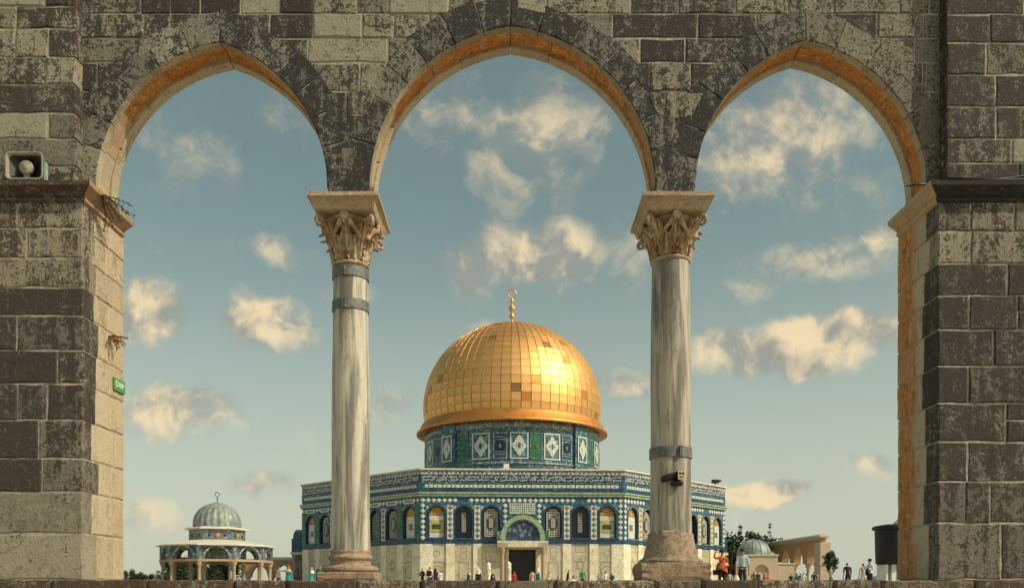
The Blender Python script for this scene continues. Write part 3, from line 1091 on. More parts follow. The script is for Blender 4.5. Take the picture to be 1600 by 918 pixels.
def column(x, y, r0, r1, zcap, zaba, mat, seed, base_kind):
    zb = KERB
    hb = 0.40 if base_kind == 'a' else 0.62
    sh = MB()
    prof = []
    for i in range(25):
        s = i / 24
        prof.append((r0 + (r1 - r0) * s ** 1.2 + 0.004 * math.sin(s * 9 + seed), zb + hb - 0.06 + (zcap - zb - hb + 0.06) * s))
    if base_kind == 'a':
        prof += [(r1 * 1.06, zcap + 0.001)]
    sh.lathe(prof, 48)
    sh.v = [(p[0], p[1], p[2] - KERB) for p in sh.v]
    shaft = put('column', None, None)
    bpy.data.objects.remove(shaft)
    shaft = sh.build('column', mat, arcade)
    shaft.location = Vector((x, y, KERB)) - ARC0
    # base
    b = MB()
    if base_kind == 'a':
        b.lathe([(0.30, 0.10), (0.345, 0.115), (0.362, 0.145), (0.345, 0.175), (0.30, 0.187), (0.272, 0.195), (0.262, 0.225), (0.268, 0.262), (0.285, 0.270), (0.292, 0.292), (0.282, 0.318), (0.262, 0.325), (0.258, 0.35), (0.266, 0.362), (0.262, 0.385), (0.235, 0.388)], 48)
    else:
        b.lathe([(0.40, 0.215), (0.415, 0.24), (0.40, 0.268), (0.365, 0.28), (0.352, 0.30), (0.335, 0.36), (0.315, 0.44), (0.300, 0.52), (0.290, 0.60), (0.255, 0.612)], 48)
        b.bbox(-0.17, 0.10, -0.292, -0.18, 0.545, 0.63, 0.02)
    b.build('base', M_BASE, shaft, (0, 0, 0), color=(0.42, 0.08 if base_kind == 'a' else 0.03, 0.6))
    hw = 0.365 if base_kind == 'a' else 0.44
    hh = 0.105 if base_kind == 'a' else 0.222
    pl = MB()
    bm = bmesh.new()
    bmesh.ops.create_cube(bm, size=1.0)
    bmesh.ops.subdivide_edges(bm, edges=bm.edges[:], cuts=4, use_grid_fill=True)
    rn = random.Random(seed)
    for vv in bm.verts:
        c = vv.co.copy()
        e = sorted((abs(c.x), abs(c.y), abs(c.z)))
        k = 0.0 if e[1] < 0.45 else rn.uniform(0.0, 0.05) if e[0] < 0.45 else rn.uniform(0.03, 0.10)
        vv.co = Vector((c.x * 2 * hw * (1 - k), c.y * 2 * hw * (1 - k), (c.z + 0.5) * hh * (1 - (k * 0.6 if c.z > 0 else 0))))
    pl.frombm(bm, smooth=False)
    pl.build('plinth', M_BASE, shaft, (0, 0, 0.002), color=(0.38, 0.16 if base_kind == 'a' else 0.06, 0.5))
    # capital and abacus
    hx, hy = 0.44, 0.58
    cp = capital('capital', shaft, zcap - KERB, zaba - zcap, r1, hx * 0.86, hy * 0.86, seed)
    ab = MB()
    za0 = zaba - KERB
    ab.v = []
    lv = [(0.80, 0.0), (0.84, 0.012), (0.86, 0.05), (0.90, 0.095), (0.965, 0.125), (0.985, 0.130), (1.0, 0.132), (1.0, 0.178), (0.99, 0.186)]
    pts = []
    for (k, z) in lv:
        for (sx, sy) in ((-1, -1), (-0.33, -1), (0.33, -1), (1, -1), (1, -0.33), (1, 0.33), (1, 1), (0.33, 1), (-0.33, 1), (-1, 1), (-1, 0.33), (-1, -0.33)):
            j = rn.uniform(-0.008, 0.004)
            pts.append((sx * (hx * k + j), sy * (hy * k + j), z + rn.uniform(-0.003, 0.003)))
    n = 12
    fs = [(i * n + q, i * n + (q + 1) % n, (i + 1) * n + (q + 1) % n, (i + 1) * n + q) for i in range(len(lv) - 1) for q in range(n)]
    fs += [list(range(n - 1, -1, -1)), list(range((len(lv) - 1) * n, len(lv) * n))]
    ab.add(pts, fs)
    ab.build('abacus', M_SOFFIT, shaft, (0, 0, za0), color=(0.42, 0.15, 0.6))
    return shaft


ZAB = 4.886 - 0.186
XCL, XCR, YC0 = -2.09, 2.054, 11.40
sc_ax = F / YC0
colA = column(XCL, YC0, 0.252, 0.222, (HOR - 420) / sc_ax, ZAB, M_SHAFT_A, 3, 'a')
colB = column(XCR, YC0, 0.266, 0.243, (HOR - 413) / sc_ax, ZAB, M_SHAFT_B, 8, 'b')
# impost stones between abacus and wall
for (x0, x1) in (((512 - 800) / SA, (577 - 800) / SA), ((1024 - 800) / SA, (1086 - 800) / SA)):
    sub_stone(wall, 'stone', [(x0 + 0.004, ZS - 0.04), (x1 - 0.004, ZS - 0.04), (x1 - 0.004, za(275)), (x0 + 0.004, za(275))], (Vector((0, YA - 0.006, 0)), AX, AZ, -AY), YAB - YA, (0.55, 0, 0.4))


def band(colm, z, r, h, seamang):
    b = MB()
    b.lathe([(r, -h / 2), (r + 0.012, -h / 2), (r + 0.012, h / 2), (r, h / 2)], 48, cap=False, smooth=False)
    m = Matrix.Rotation(seamang, 4, 'Z')
    b.box(r + 0.008, r + 0.045, -0.018, -0.006, -h / 2, h / 2, mat=m)
    b.box(r + 0.008, r + 0.045, 0.006, 0.018, -h / 2, h / 2, mat=m)
    b.tube([(r + 0.03, -0.03, 0), (r + 0.03, 0.03, 0)], 0.012, 6, mat=m)
    b.build('metal_band', M_IRON, colm, (0, 0, z - KERB))


band(colA, (HOR - 431) / sc_ax, 0.225, 0.125, R(-100))
band(colA, (HOR - 481) / sc_ax, 0.227, 0.125, R(-98))
band(colB, (HOR - 709) / sc_ax, 0.262, 0.135, R(-73))

# ------------------------------------------------------------------ small things on the arcade
# horn loudspeaker on the left cornice
ls = thing('horn_loudspeaker', 'grey rectangular horn loudspeaker standing on the left pier cornice', 'loudspeaker', (-5.905, 10.665, zp(315) + 0.200))
mb = MB()


def rrect(w_, h_, r, n=4):
    p = []
    for (sx, sy, a0) in ((1, 1, 0), (-1, 1, 90), (-1, -1, 180), (1, -1, 270)):
        for i in range(n + 1):
            a = R(a0 + 90 * i / n)
            p.append((sx * (w_ / 2 - r) + r * math.cos(a), sy * (h_ / 2 - r) + r * math.sin(a)))
    return p


rings = []
for (w_, h_, r, y) in ((0.16, 0.14, 0.06, 0.30), (0.26, 0.20, 0.05, 0.20), (0.41, 0.29, 0.045, 0.04), (0.455, 0.335, 0.05, -0.02), (0.455, 0.335, 0.05, -0.05), (0.425, 0.305, 0.045, -0.05), (0.39, 0.27, 0.045, 0.03), (0.22, 0.17, 0.05, 0.19), (0.10, 0.09, 0.03, 0.24)):
    rings.append([(p[0], y * 0.45, p[1] + 0.172) for p in rrect(w_, h_, r)])
n = len(rings[0])
mb.add([p for q in rings for p in q], [(i * n + k, i * n + (k + 1) % n, (i + 1) * n + (k + 1) % n, (i + 1) * n + k) for i in range(len(rings) - 1) for k in range(n)] + [list(range(n))], 0)
mb.m = [1 if i >= 6 * n else 0 for i in range(len(mb.f))]
mb.m[-1] = 0
mb.build('horn', [M_SPEAKER, M_BLACK], ls)
mb = MB()
mb.lathe([(0.001, -0.05), (0.03, -0.05), (0.034, -0.035), (0.075, -0.03), (0.085, -0.01), (0.085, 0.07), (0.06, 0.16), (0.001, 0.20)], 24, mat=Matrix.Translation((0, 0.03, 0.172)) @ Matrix.Rotation(R(-90), 4, 'X') @ Matrix.Diagonal((1, 1, 0.5, 1)))
mb.build('driver_cone', M_SPEAKER, ls)
mb = MB()
mb.box(-0.03, 0.03, 0.03, 0.11, 0.0, 0.10)
mb.box(-0.10, 0.10, 0.02, 0.12, 0.0, 0.012)
mb.build('foot_bracket', M_IRON, ls)
mb = MB().box(0.232, 0.252, 0.0, 0.06, 0.0, 0.22)
mb.build('side_bracket', M_BLUEMETAL, ls)

# green plate on the inner face of the left pier
gs = thing('green_sign', 'small green sign plate on the inner side of the left pier', 'sign', (XL + 0.012, 11.74, 2.62))
MB().bbox(0.0, 0.02, -0.165, 0.165, 0.0, 0.165, 0.004).build('plate', M_GREENSIGN, gs)
mb = MB()
ring_o = [(0.042 * math.cos(a), 0.042 * math.sin(a)) for a in [2 * math.pi * i / 20 for i in range(20)]]
ring_i = [(p[0] * 0.62, p[1] * 0.62) for p in ring_o]
mb.ring(ring_o, ring_i, -0.003, 0.0, closed=True, mat=Matrix.Translation((0.0225, -0.095, 0.09)) @ Matrix.Rotation(R(90), 4, 'Z'))
mb.box(0.0205, 0.0235, -0.032, 0.12, 0.085, 0.10)
mb.box(0.0205, 0.0235, -0.032, 0.10, 0.060, 0.072)
mb.box(0.0205, 0.0235, -0.032, 0.13, 0.110, 0.122)
mb.build('print', M_WHITEP, gs)

# surveillance camera on the right column
sv = thing('surveillance_camera', 'small surveillance camera with yellowed end plate clamped to the right column', 'camera', (XCR + 0.03, YC0 - 0.262, (HOR - 752) / sc_ax))
MB().bbox(-0.05, 0.05, -0.045, 0.02, -0.07, 0.05, 0.01).build('mount', M_BLACK, sv)
MB().tube([(0, -0.02, 0), (0.01, -0.10, -0.015), (0.02, -0.14, 0.02)], 0.016, 8).build('arm', M_BLACK, sv)
MB().bbox(-0.03, 0.055, -0.21, -0.04, 0.0, 0.085, 0.008).build('housing', M_BLACK, sv)
MB().tube([(0.0, -0.09, 0.05), (-0.05, -0.09, 0.035), (-0.12, -0.09, 0.01), (-0.20, -0.085, -0.015), (-0.215, -0.085, -0.02)], [0.03, 0.042, 0.046, 0.040, 0.028], 12).build('lens_barrel', M_BLACK, sv)
MB().lathe([(0.001, -0.05), (0.07, -0.045), (0.085, -0.01), (0.085, 0.0)], 18, mat=Matrix.Translation((-0.01, -0.06, -0.045))).build('clamp', M_BLACK, sv)
MB().bbox(-0.025, 0.065, -0.225, -0.212, -0.03, 0.08, 0.004).build('end_plate', M_YELLOWP, sv)
mb = MB()
for (a, b, c, d) in ((-0.012, 0.018, 0.035, 0.060), (0.028, 0.052, 0.030, 0.062), (-0.010, 0.048, 0.005, 0.012), (-0.010, 0.040, -0.010, -0.004)):
    mb.box(a, b, -0.228, -0.2255, c, d)
mb.build('print', M_BLACK, sv)

# cables on the right pier and the stick over its cornice
zc = zp(315) + 0.205
mb = MB()
mb.tube([(5.30, 10.70, zc + 0.012), (5.6, 10.72, zc + 0.015), (6.0, 10.74, zc + 0.05), (6.35, 10.78, zc + 0.11), (7.0, 10.79, zc + 0.20), (8.3, 10.79, zc + 0.34)], 0.016, 6)
tag(mb.build('black_cable', M_BLACK), 'upper black cable rising along the right pier above its cornice', 'cable', 'cables on the right pier')
mb = MB()
mb.tube([(5.26, 10.68, zc + 0.020), (5.9, 10.69, zc + 0.014), (6.5, 10.72, zc + 0.03), (7.2, 10.78, zc + 0.12), (8.3, 10.79, zc + 0.22)], 0.018, 6)
tag(mb.build('black_cable', M_BLACK), 'lower black cable lying on the right pier cornice', 'cable', 'cables on the right pier')
mb = MB()
mb.tube([(5.20, 10.85, zc + 0.012), (5.02, 10.80, zc + 0.012), (4.83, 10.76, zc - 0.03)], [0.018, 0.016, 0.008], 6)
tag(mb.build('dark_rod', M_BLACK), 'thin dark rod sticking out from the right pier cornice', 'rod')

# dry plants
def twigs(name, label, base, dirs, n, L, mat, seed, leafy=0.0):
    rn = random.Random(seed)
    t = thing(name, label, 'plant', base)
    mb, lf = MB(), MB()
    for i in range(n):
        d = Vector(dirs) + Vector((rn.uniform(-.5, .5), rn.uniform(-.5, .3), rn.uniform(-.6, .5)))
        p = Vector((rn.uniform(-.04, .04), 0, 0))
        pts = [p.copy()]
        for k in range(6):
            d = (d + Vector((rn.uniform(-.35, .35), rn.uniform(-.35, .35), rn.uniform(-.4, .3)))).normalized()
            p = p + d * L / 6 * rn.uniform(0.6, 1.2)
            pts.append(p.copy())
            for q in range(3 if leafy else 1):
                e = p + Vector((rn.uniform(-1, 1), rn.uniform(-1, 1), rn.uniform(-1, 1))).normalized() * L * 0.09
                lf.tube([p, e], [0.0035, 0.006], 3)
        mb.tube(pts, [0.010 * (1 - 0.12 * k) for k in range(7)], 4)
    mb.build('stem', mat, t)
    lf.build('dry_leaves', mat, t)
    return t


twigs('dry_weed', 'dry twiggy weed hanging from the left pier cornice', (XL + 0.165, 10.95, zp(315) + 0.15), (0.35, 0.35, -0.35), 9, 0.42, M_TWIG, 5, 1)
twigs('dry_weed', 'rust brown dead weed growing from the left pier inner face', (XL + 0.004, 11.50, 3.30), (0.6, -0.2, -0.3), 9, 0.26, M_RUSTY, 9, 1)

# ------------------------------------------------------------------ the domed shrine
XS, YS, ROT = 0.0, 113.8, 0.0416
shrine = thing('domed_shrine', 'octagonal blue tiled shrine with a large golden dome', 'shrine', (XS, YS, G), ROT)
SIDE = 20.6
AP = SIDE / 2 / math.tan(math.pi / 8)
HS = SIDE / 2


def face_loc(th, u, n, z):
    """point of the octagon side turned by th: u along it, n out of it"""
    return Matrix.Rotation(th, 3, 'Z') @ Vector((u, -(AP + n), z))


def fpart(name, me, th, u=0.0, n=0.0, z=0.0, parent=None, color=None):
    """part on one octagon side"""
    if parent is None:
        return put(name, me, shrine, face_loc(th, u, n, z), th, color)
    return put(name, me, parent, (u, -n, z), 0, color)


SILL, SPR, RISE, WW = 5.30, 7.55, 1.0, 1.72
BAYS = [-8.65, -5.9, -3.15, 0.0, 3.15, 5.9, 8.65]
THS = [R(a) for a in (0, 45, -45)]
BACKS = [R(a) for a in (90, 135, 180, 225, 270)]

# wall sheets -------------------------------------------------
def wall_mesh(door):
    mb = MB()
    bays = [b for b in BAYS if not (door and b == 0.0)]
    arched_wall(mb, -HS, HS, 9.97, 0.42, [(b, WW, SILL, SPR, RISE) for b in bays], 0, 1, z0=4.80, y0=0.0, back=False)
    mb.box(-HS - 0.0, HS + 0.0, 0.43, 0.8, 4.8, 9.97, 1)
    return mb.mesh('wall', [M_TILE, M_TILED])


WALL_DOOR, WALL_WIN = wall_mesh(True), wall_mesh(False)
PLAIN = MB().box(-HS, HS, 0, 0.8, 4.8, 12.3).mesh('wall', M_TILE)
LOWER = MB().box(-HS, HS, 0.10, 0.8, 0.0, 4.80).mesh('dado', M_FACING)
LOWER_D = MB().box(-HS, -1.45, 0.10, 0.8, 0.0, 4.80).box(1.45, HS, 0.10, 0.8, 0.0, 4.80).box(-1.45, 1.45, 0.10, 0.8, 4.35, 4.80).mesh('dado', M_FACING)


def oct_band(name, mat, n0, z0, z1, d=0.5):
    """band running round the whole octagon, standing n0 proud of the wall"""
    mb = MB()
    k = 1 / math.cos(math.pi / 8)
    o = [((AP + n0) * k * math.sin(R(22.5 + 45 * i)), -(AP + n0) * k * math.cos(R(22.5 + 45 * i))) for i in range(8)]
    q = [((AP + n0 - d) * k * math.sin(R(22.5 + 45 * i)), -(AP + n0 - d) * k * math.cos(R(22.5 + 45 * i))) for i in range(8)]
    v = [(*p, z0) for p in o] + [(*p, z1) for p in o] + [(*p, z0) for p in q] + [(*p, z1) for p in q]
    f = []
    for i in range(8):
        j = (i + 1) % 8
        f += [(i, j, 8 + j, 8 + i), (16 + j, 16 + i, 24 + i, 24 + j), (8 + i, 8 + j, 24 + j, 24 + i), (j, i, 16 + i, 16 + j)]
    mb.add(v, f)
    return mb.build(name, mat, shrine)


for th in THS:
    wl = fpart('wall', WALL_DOOR if th == 0 else WALL_WIN, th)
    fpart('dado', LOWER_D if th == 0 else LOWER, th)
for th in BACKS:
    fpart('wall', PLAIN, th)
    fpart('dado', LOWER, th)
oct_band('base_course', M_TILED, 0.07, 4.76, 4.98)
oct_band('frieze', M_TILE, 0.02, 9.42, 9.98)
oct_band('green_moulding', M_LGREEN, 0.20, 9.50, 9.74)
oct_band('green_moulding', M_LGREEN, 0.30, 9.745, 9.92)
oct_band('frieze', M_TILED, 0.03, 9.99, 10.31)
oct_band('frieze', M_TILE, 0.045, 10.315, 10.78)
oct_band('teal_line', M_TEAL, 0.09, 10.785, 10.90)
oct_band('inscription_frieze', M_TILED, 0.03, 10.905, 11.66)
oct_band('parapet_frieze', M_GREY, 0.055, 11.665, 12.13)
oct_band('coping', M_ROOF, 0.20, 12.14, 12.30, 0.9)

# inscription: raised white script -----------------------------------
FORMS = {}
code = 0xFE8D
for ch, k in zip('اببتةتثجحخدذرزسشصضطظعغفقكلمنهوىي', [0] * 32):
    pass
ORDER = [('ا', 2), ('ب', 4), ('ة', 2), ('ت', 4), ('ث', 4), ('ج', 4), ('ح', 4), ('خ', 4), ('د', 2), ('ذ', 2), ('ر', 2), ('ز', 2), ('س', 4), ('ش', 4), ('ص', 4), ('ض', 4), ('ط', 4), ('ظ', 4), ('ع', 4), ('غ', 4), ('ف', 4), ('ق', 4), ('ك', 4), ('ل', 4), ('م', 4), ('ن', 4), ('ه', 4), ('و', 2), ('ى', 2), ('ي', 4)]
for ch, k in ORDER:
    FORMS[ch] = (code, k)
    code += k


def shape(txt):
    """join the letters (presentation forms) and turn the line right to left"""
    out = []
    for i, ch in enumerate(txt):
        if ch not in FORMS:
            out.append(ch)
            continue
        b, k = FORMS[ch]
        prev = i > 0 and txt[i - 1] in FORMS and FORMS[txt[i - 1]][1] == 4
        nxt = k == 4 and i + 1 < len(txt) and txt[i + 1] in FORMS
        out.append(chr(b + (3 if prev and nxt else 1 if prev else 2 if nxt else 0)))
    return ''.join(out[::-1])


VERSES = ['بسم الله الرحمن الرحيم يس والقران الحكيم انك لمن المرسلين على صراط مستقيم تنزيل العزيز الرحيم',
          'لتنذر قوما ما انذر اباوهم فهم غافلون لقد حق القول على اكثرهم فهم لا يومنون انا جعلنا في اعناقهم',
          'اغلالا فهي الى الاذقان فهم مقمحون وجعلنا من بين ايديهم سدا ومن خلفهم سدا فاغشيناهم فهم لا يبصرون']
dg = None


def text_mesh(txt, width, height, ext):
    cu = bpy.data.curves.new('inscription', 'FONT')
    cu.body = txt
    cu.extrude = ext
    cu.offset = 0.012
    cu.resolution_u = 2
    ob = bpy.data.objects.new('inscription', cu)
    C.objects.link(ob)
    bpy.context.view_layer.update()
    me = bpy.data.meshes.new_from_object(ob.evaluated_get(bpy.context.evaluated_depsgraph_get()))
    bpy.data.objects.remove(ob)
    xs_ = [v.co.x for v in me.vertices]
    ys_ = [v.co.y for v in me.vertices]
    sx, sy = width / (max(xs_) - min(xs_)), height / (max(ys_) - min(ys_))
    x0, y0 = min(xs_), min(ys_)
    for v in me.vertices:
        v.co = Vector(((v.co.x - x0) * sx - width / 2, -v.co.z, (v.co.y - y0) * sy))
    return me


for k, th in enumerate(THS):
    for (kk, z_, h_) in ((k, 10.94, 0.46), ((k + 1) % 3, 11.26, 0.38)):
        me = text_mesh(shape(VERSES[kk]), SIDE - 0.5, h_, 0.03)
        me.materials.clear()
        me.materials.append(M_WTILE)
        fpart('inscription', me, th, 0, 0.05 + 0.01 * (kk != k), z_)

# small ornaments ------------------------------------------------------
zig = MB()
nz = 46
for i in range(nz):
    u = -HS + (i + 0.5) * SIDE / nz
    zig.prism([(u - 0.13, 11.74), (u + 0.13, 11.74), (u, 12.0)], -0.085, -0.05)
ZIG = zig.mesh('zigzag_tiles', M_WTILE)
ROS = MB().bbox(-0.40, 0.40, -0.03, 0.02, -0.15, 0.15, 0.02).prism([(-0.16, 0), (0, -0.09), (0.16, 0), (0, 0.09)], -0.045, -0.025, 1).mesh('rosette_panel', [M_WTILE, M_GTILE])


def diamond(mb, u, z, s, mi=0, y=-0.02):
    q = s * 0.5
    mb.add([(u - q, y, z), (u, y, z - q), (u + q, y, z), (u, y, z + q), (u, y - 0.03, z)], [(0, 1, 4), (1, 2, 4), (2, 3, 4), (3, 0, 4)], mi)


def borders(door, warm):
    mb = MB()
    st = 0.54
    z = 9.12
    k = int((SIDE - 0.6) / st)
    for i in range(k + 1):
        u = -HS + 0.3 + i * (SIDE - 0.6) / k
        if min(abs(u - 5.9), abs(u + 5.9)) < 0.45:
            continue
        diamond(mb, u, z, 0.50)
    for u in (-HS + 0.3, HS - 0.3) + ((-1.72, 1.72) if door else ()):
        zz_ = z - st
        while zz_ > (5.2 if abs(u) > 5 else 6.5):
            diamond(mb, u, zz_, 0.50)
            zz_ -= st
    cols = (-7.27, -4.53, 4.53, 7.27) + (() if door else (-1.57, 1.57))
    for u in cols:
        mb.box(u - 0.30, u + 0.30, -0.025, 0.0, 5.2, 8.62, 0)
        zz_ = 8.35
        while zz_ > 5.3:
            diamond(mb, u, zz_, 0.56, 1, -0.028)
            zz_ -= 0.56
    return mb.mesh('diamond_tiles', [M_WTILE, M_GTILE if not warm else M_OTILE])


BORD = [borders(True, False), borders(False, True), borders(False, False)]
GREENSTRIP = MB().box(-0.36, 0.36, -0.035, 0.0, 5.2, 8.95).mesh('green_strip', M_GREEN)
CARTOUCHE = MB().bbox(-0.75, 0.75, -0.04, 0.01, -0.22, 0.22, 0.02).box(-0.6, 0.6, -0.055, -0.03, -0.1, 0.1, 1).mesh('cartouche', [M_WTILE, M_GTILE])
for k, th in enumerate(THS):
    tag(fpart('zigzag_tiles', ZIG, th), kind='stuff')
    tag(fpart('diamond_tiles', BORD[k], th, 0, 0.022 if k == 0 else 0.022), kind='stuff')
    nr = 22
    for i in range(nr):
        u = -HS + 0.45 + (i + 0.5) * (SIDE - 0.9) / nr
        fpart('rosette_panel', ROS, th, u, 0.045, 10.53)
    if k == 2:
        for u in (-9.9, -7.27, 7.27, 9.9):
            fpart('green_strip', GREENSTRIP, th, u, 0.05, 0)
        for u in BAYS:
            fpart('cartouche', CARTOUCHE, th, u, 0.022, 9.05)

# windows ---------------------------------------------------------------
ap_o = arch_pts(WW + 0.34, SPR, RISE + 0.17, 10)
ap_i = arch_pts(WW, SPR, RISE, 10)
fr_o = [(-WW / 2 - 0.17, SILL - 0.15)] + ap_o + [(WW / 2 + 0.17, SILL - 0.15)]
fr_i = [(-WW / 2, SILL - 0.15)] + ap_i + [(WW / 2, SILL - 0.15)]
FRAME = MB().ring(fr_o, fr_i, -0.06, 0.06).box(-WW / 2 - 0.17, WW / 2 + 0.17, -0.09, 0.4, SILL - 0.17, SILL + 0.02)
FRAME_B = FRAME.mesh('window', M_TILED)
FRAME_T = FRAME.mesh('window', M_TEAL)
SPANDREL = []
for s in (-1, 1):
    q_ = [(s * 1.03, 8.62), (s * 0.35, 8.62), (s * 0.72, 8.45), (s * 1.03, 8.05)]
    SPANDREL.append(MB().prism(q_ if s > 0 else q_[::-1], -0.035, 0.0).mesh('spandrel', M_GREY))
pane_poly = [(-WW / 2, SILL)] + [(WW / 2, SILL)] + arch_pts(WW, SPR, RISE, 10)[::-1]


def lattice(mb, x0, x1, z0, z1, st, t, y0, y1, mi, inside=lambda u, z: True):
    nu = max(1, int(round((x1 - x0) / st)))
    nzv = max(1, int(round((z1 - z0) / st)))
    du, dz = (x1 - x0) / nu, (z1 - z0) / nzv
    for i in range(nu):
        for j in range(nzv + 1):
            z = z0 + j * dz
            if inside(x0 + (i + 0.5) * du, z):
                mb.box(x0 + i * du, x0 + (i + 1) * du, y0, y1, z - t, z + t, mi)
    for i in range(nu + 1):
        for j in range(nzv):
            u = x0 + i * du
            if inside(u, z0 + (j + 0.5) * dz):
                mb.box(u - t, u + t, y0, y1, z0 + j * dz, z0 + (j + 1) * dz, mi)


def pane(mat, y=0.40, sc=1.0):
    return MB().prism([(p[0] * sc, p[1]) for p in pane_poly], y, y + 0.02).mesh('window_pane', mat)


PANE_V = pane(M_VOID)
PANE_C = pane(M_LATT, 0.36)
PANE_T = pane(M_TILE, 0.36)
# type A: panel with ochre head, bands and a yellow square
A_HEAD = MB().prism([(-0.74, 7.62)] + [(0.74, 7.62)] + arch_pts(1.48, 7.63, 0.83, 8)[::-1], 0.26, 0.36).mesh('ochre_head', M_OTILE)
A_BAND = MB().bbox(-0.74, 0.74, 0.25, 0.36, -0.24, 0.24, 0.03).mesh('tile_band', M_WTILE)
A_SQ = MB().bbox(-0.74, 0.74, 0.24, 0.36, -0.62, 0.62, 0.03).mesh('square_panel', M_YTILE)
A_SQW = MB().bbox(-0.74, 0.74, 0.24, 0.36, -0.70, 0.70, 0.03).mesh('square_panel', M_WTILE)
A_CEN = MB().bbox(-0.44, 0.44, 0.20, 0.26, -0.22, 0.22, 0.02).mesh('centre_tile', M_TILED)
A_CENG = MB().bbox(-0.28, 0.28, 0.20, 0.26, -0.32, 0.32, 0.02).mesh('centre_tile', M_GTILE)
# type B: dark window with a slim light grille
gB = MB()
lattice(gB, -0.18, 0.18, 5.95, 7.85, 0.18, 0.022, 0.28, 0.36, 0)
GRILLE_B = gB.mesh('grille', M_LATT)
gB = MB()
arch_in = lambda u, z: z < SPR or (abs(u) < WW / 2 * 0.9 * max(0.0, 1 - ((z - SPR) / RISE) ** 1.6))
lattice(gB, -0.75, 0.75, 5.4, 8.4, 0.30, 0.05, 0.28, 0.36, 0, arch_in)
GRILLE_G = gB.mesh('grille', M_LGREEN)
# type C: cream lattice with a dark medallion
gC = MB()
lattice(gC, -0.62, 0.62, 5.50, 8.20, 0.248, 0.050, 0.26, 0.36, 0, arch_in)
GRILLE_C = gC.mesh('grille', M_LATT)
mC = MB()
med = [(-0.40, 6.45), (-0.40, 7.25), (-0.20, 7.45), (0, 7.68), (0.20, 7.45), (0.40, 7.25), (0.40, 6.45), (0.20, 6.25), (0, 6.02), (-0.20, 6.25)][::-1]
mC.prism(med, 0.21, 0.29, 0)
lattice(mC, -0.17, 0.17, 6.4, 7.3, 0.17, 0.035, 0.17, 0.212, 1)
MEDAL = mC.mesh('medallion', [M_TILED, M_LATT])


def window(th, u, kind):
    left = th < 0
    w_ = fpart('window', FRAME_T if (th > 0) else FRAME_B, th, u, 0.001)
    for sp_ in SPANDREL:
        put('spandrel', sp_, w_)
    if kind == 'A':
        put('window_pane', PANE_T, w_)
        put('ochre_head', A_HEAD, w_)
        put('tile_band', A_BAND, w_, (0, 0, 7.34))
        put('tile_band', A_BAND, w_, (0, 0, 5.60))
        put('square_panel', A_SQ if th == 0 else A_SQW, w_, (0, 0, 6.48))
        put('centre_tile', A_CEN if th == 0 else A_CENG, w_, (0, 0, 6.48))
    elif kind == 'B':
        put('window_pane', PANE_V, w_)
        put('grille', GRILLE_B, w_)
    elif kind == 'G':
        put('window_pane', PANE_V, w_)
        put('grille', GRILLE_G, w_)
    else:
        put('window_pane', PANE_V, w_)
        put('grille', GRILLE_C, w_)
        put('medallion', MEDAL, w_)


for th, kinds in zip(THS, ('ABC.CBA', 'ACBBBCA', 'ACGGGCA')):
    for u, kd in zip(BAYS, kinds):
        if kd != '.':
            window(th, u, kd)

# marble dado: pilasters and panels -----------------------------------------
PIL = MB().bbox(-0.44, 0.44, -0.06, 0.14, 0.0, 4.74, 0.02).mesh('pilaster', M_FACING)
CPIL = MB().bbox(-0.62, 0.62, -0.03, 0.14, 0.0, 4.74, 0.02).mesh('pilaster', M_FACING)


def circle(r, n=20):
    return [(r * math.cos(2 * math.pi * i / n), r * math.sin(2 * math.pi * i / n)) for i in range(n)]


def panel_mesh(var):
    mb = MB()
    mb.bbox(-0.88, 0.88, 0.06, 0.14, 0.0, 2.95, 0.015)
    mb.bbox(-0.88, 0.88, 0.055, 0.14, 2.965, 4.72, 0.015)
    def rg(o, q, mat):
        mb.ring(o, q, 0.045, 0.07, 1, closed=True, mat=mat)
    if var == 0:
        for zc_, r in ((3.75, 0.34), (1.9, 0.62)):
            rg(circle(r), circle(r - 0.04), Matrix.Translation((0, 0, zc_)))
        rg([(-0.7, -1.0), (0.7, -1.0), (0.7, 1.0), (-0.7, 1.0)], [(-0.66, -0.96), (0.66, -0.96), (0.66, 0.96), (-0.66, 0.96)], Matrix.Translation((0, 0, 1.9)))
    elif var == 1:
        for zc_, a, b in ((3.8, 0.3, 0.62), (1.7, 0.5, 1.15)):
            rg([(-a, -b), (a, -b), (a, b), (-a, b)], [(-a + .04, -b + .04), (a - .04, -b + .04), (a - .04, b - .04), (-a + .04, b - .04)], Matrix.Translation((0, 0, zc_)))
        rg(circle(0.26), circle(0.22), Matrix.Translation((0, 0, 1.0)))
    else:
        for q in (0, 1):
            a = 0.46
            tri = [(0, a * 1.6), (-a, -a * 0.8), (a, -a * 0.8)]
            tri = tri if not q else [(-x_, -y_) for x_, y_ in tri]
            rg(tri, [(x_ * 0.9, y_ * 0.9) for x_, y_ in tri], Matrix.Translation((0, -0.002 * q, 2.6)))
        rg([(-0.55, -0.3), (0.55, -0.3), (0.55, 0.3), (-0.55, 0.3)], [(-0.51, -0.26), (0.51, -0.26), (0.51, 0.26), (-0.51, 0.26)], Matrix.Translation((0, 0, 4.2)))
    return mb.mesh('marble_panel', [M_FACING, M_INLAY])


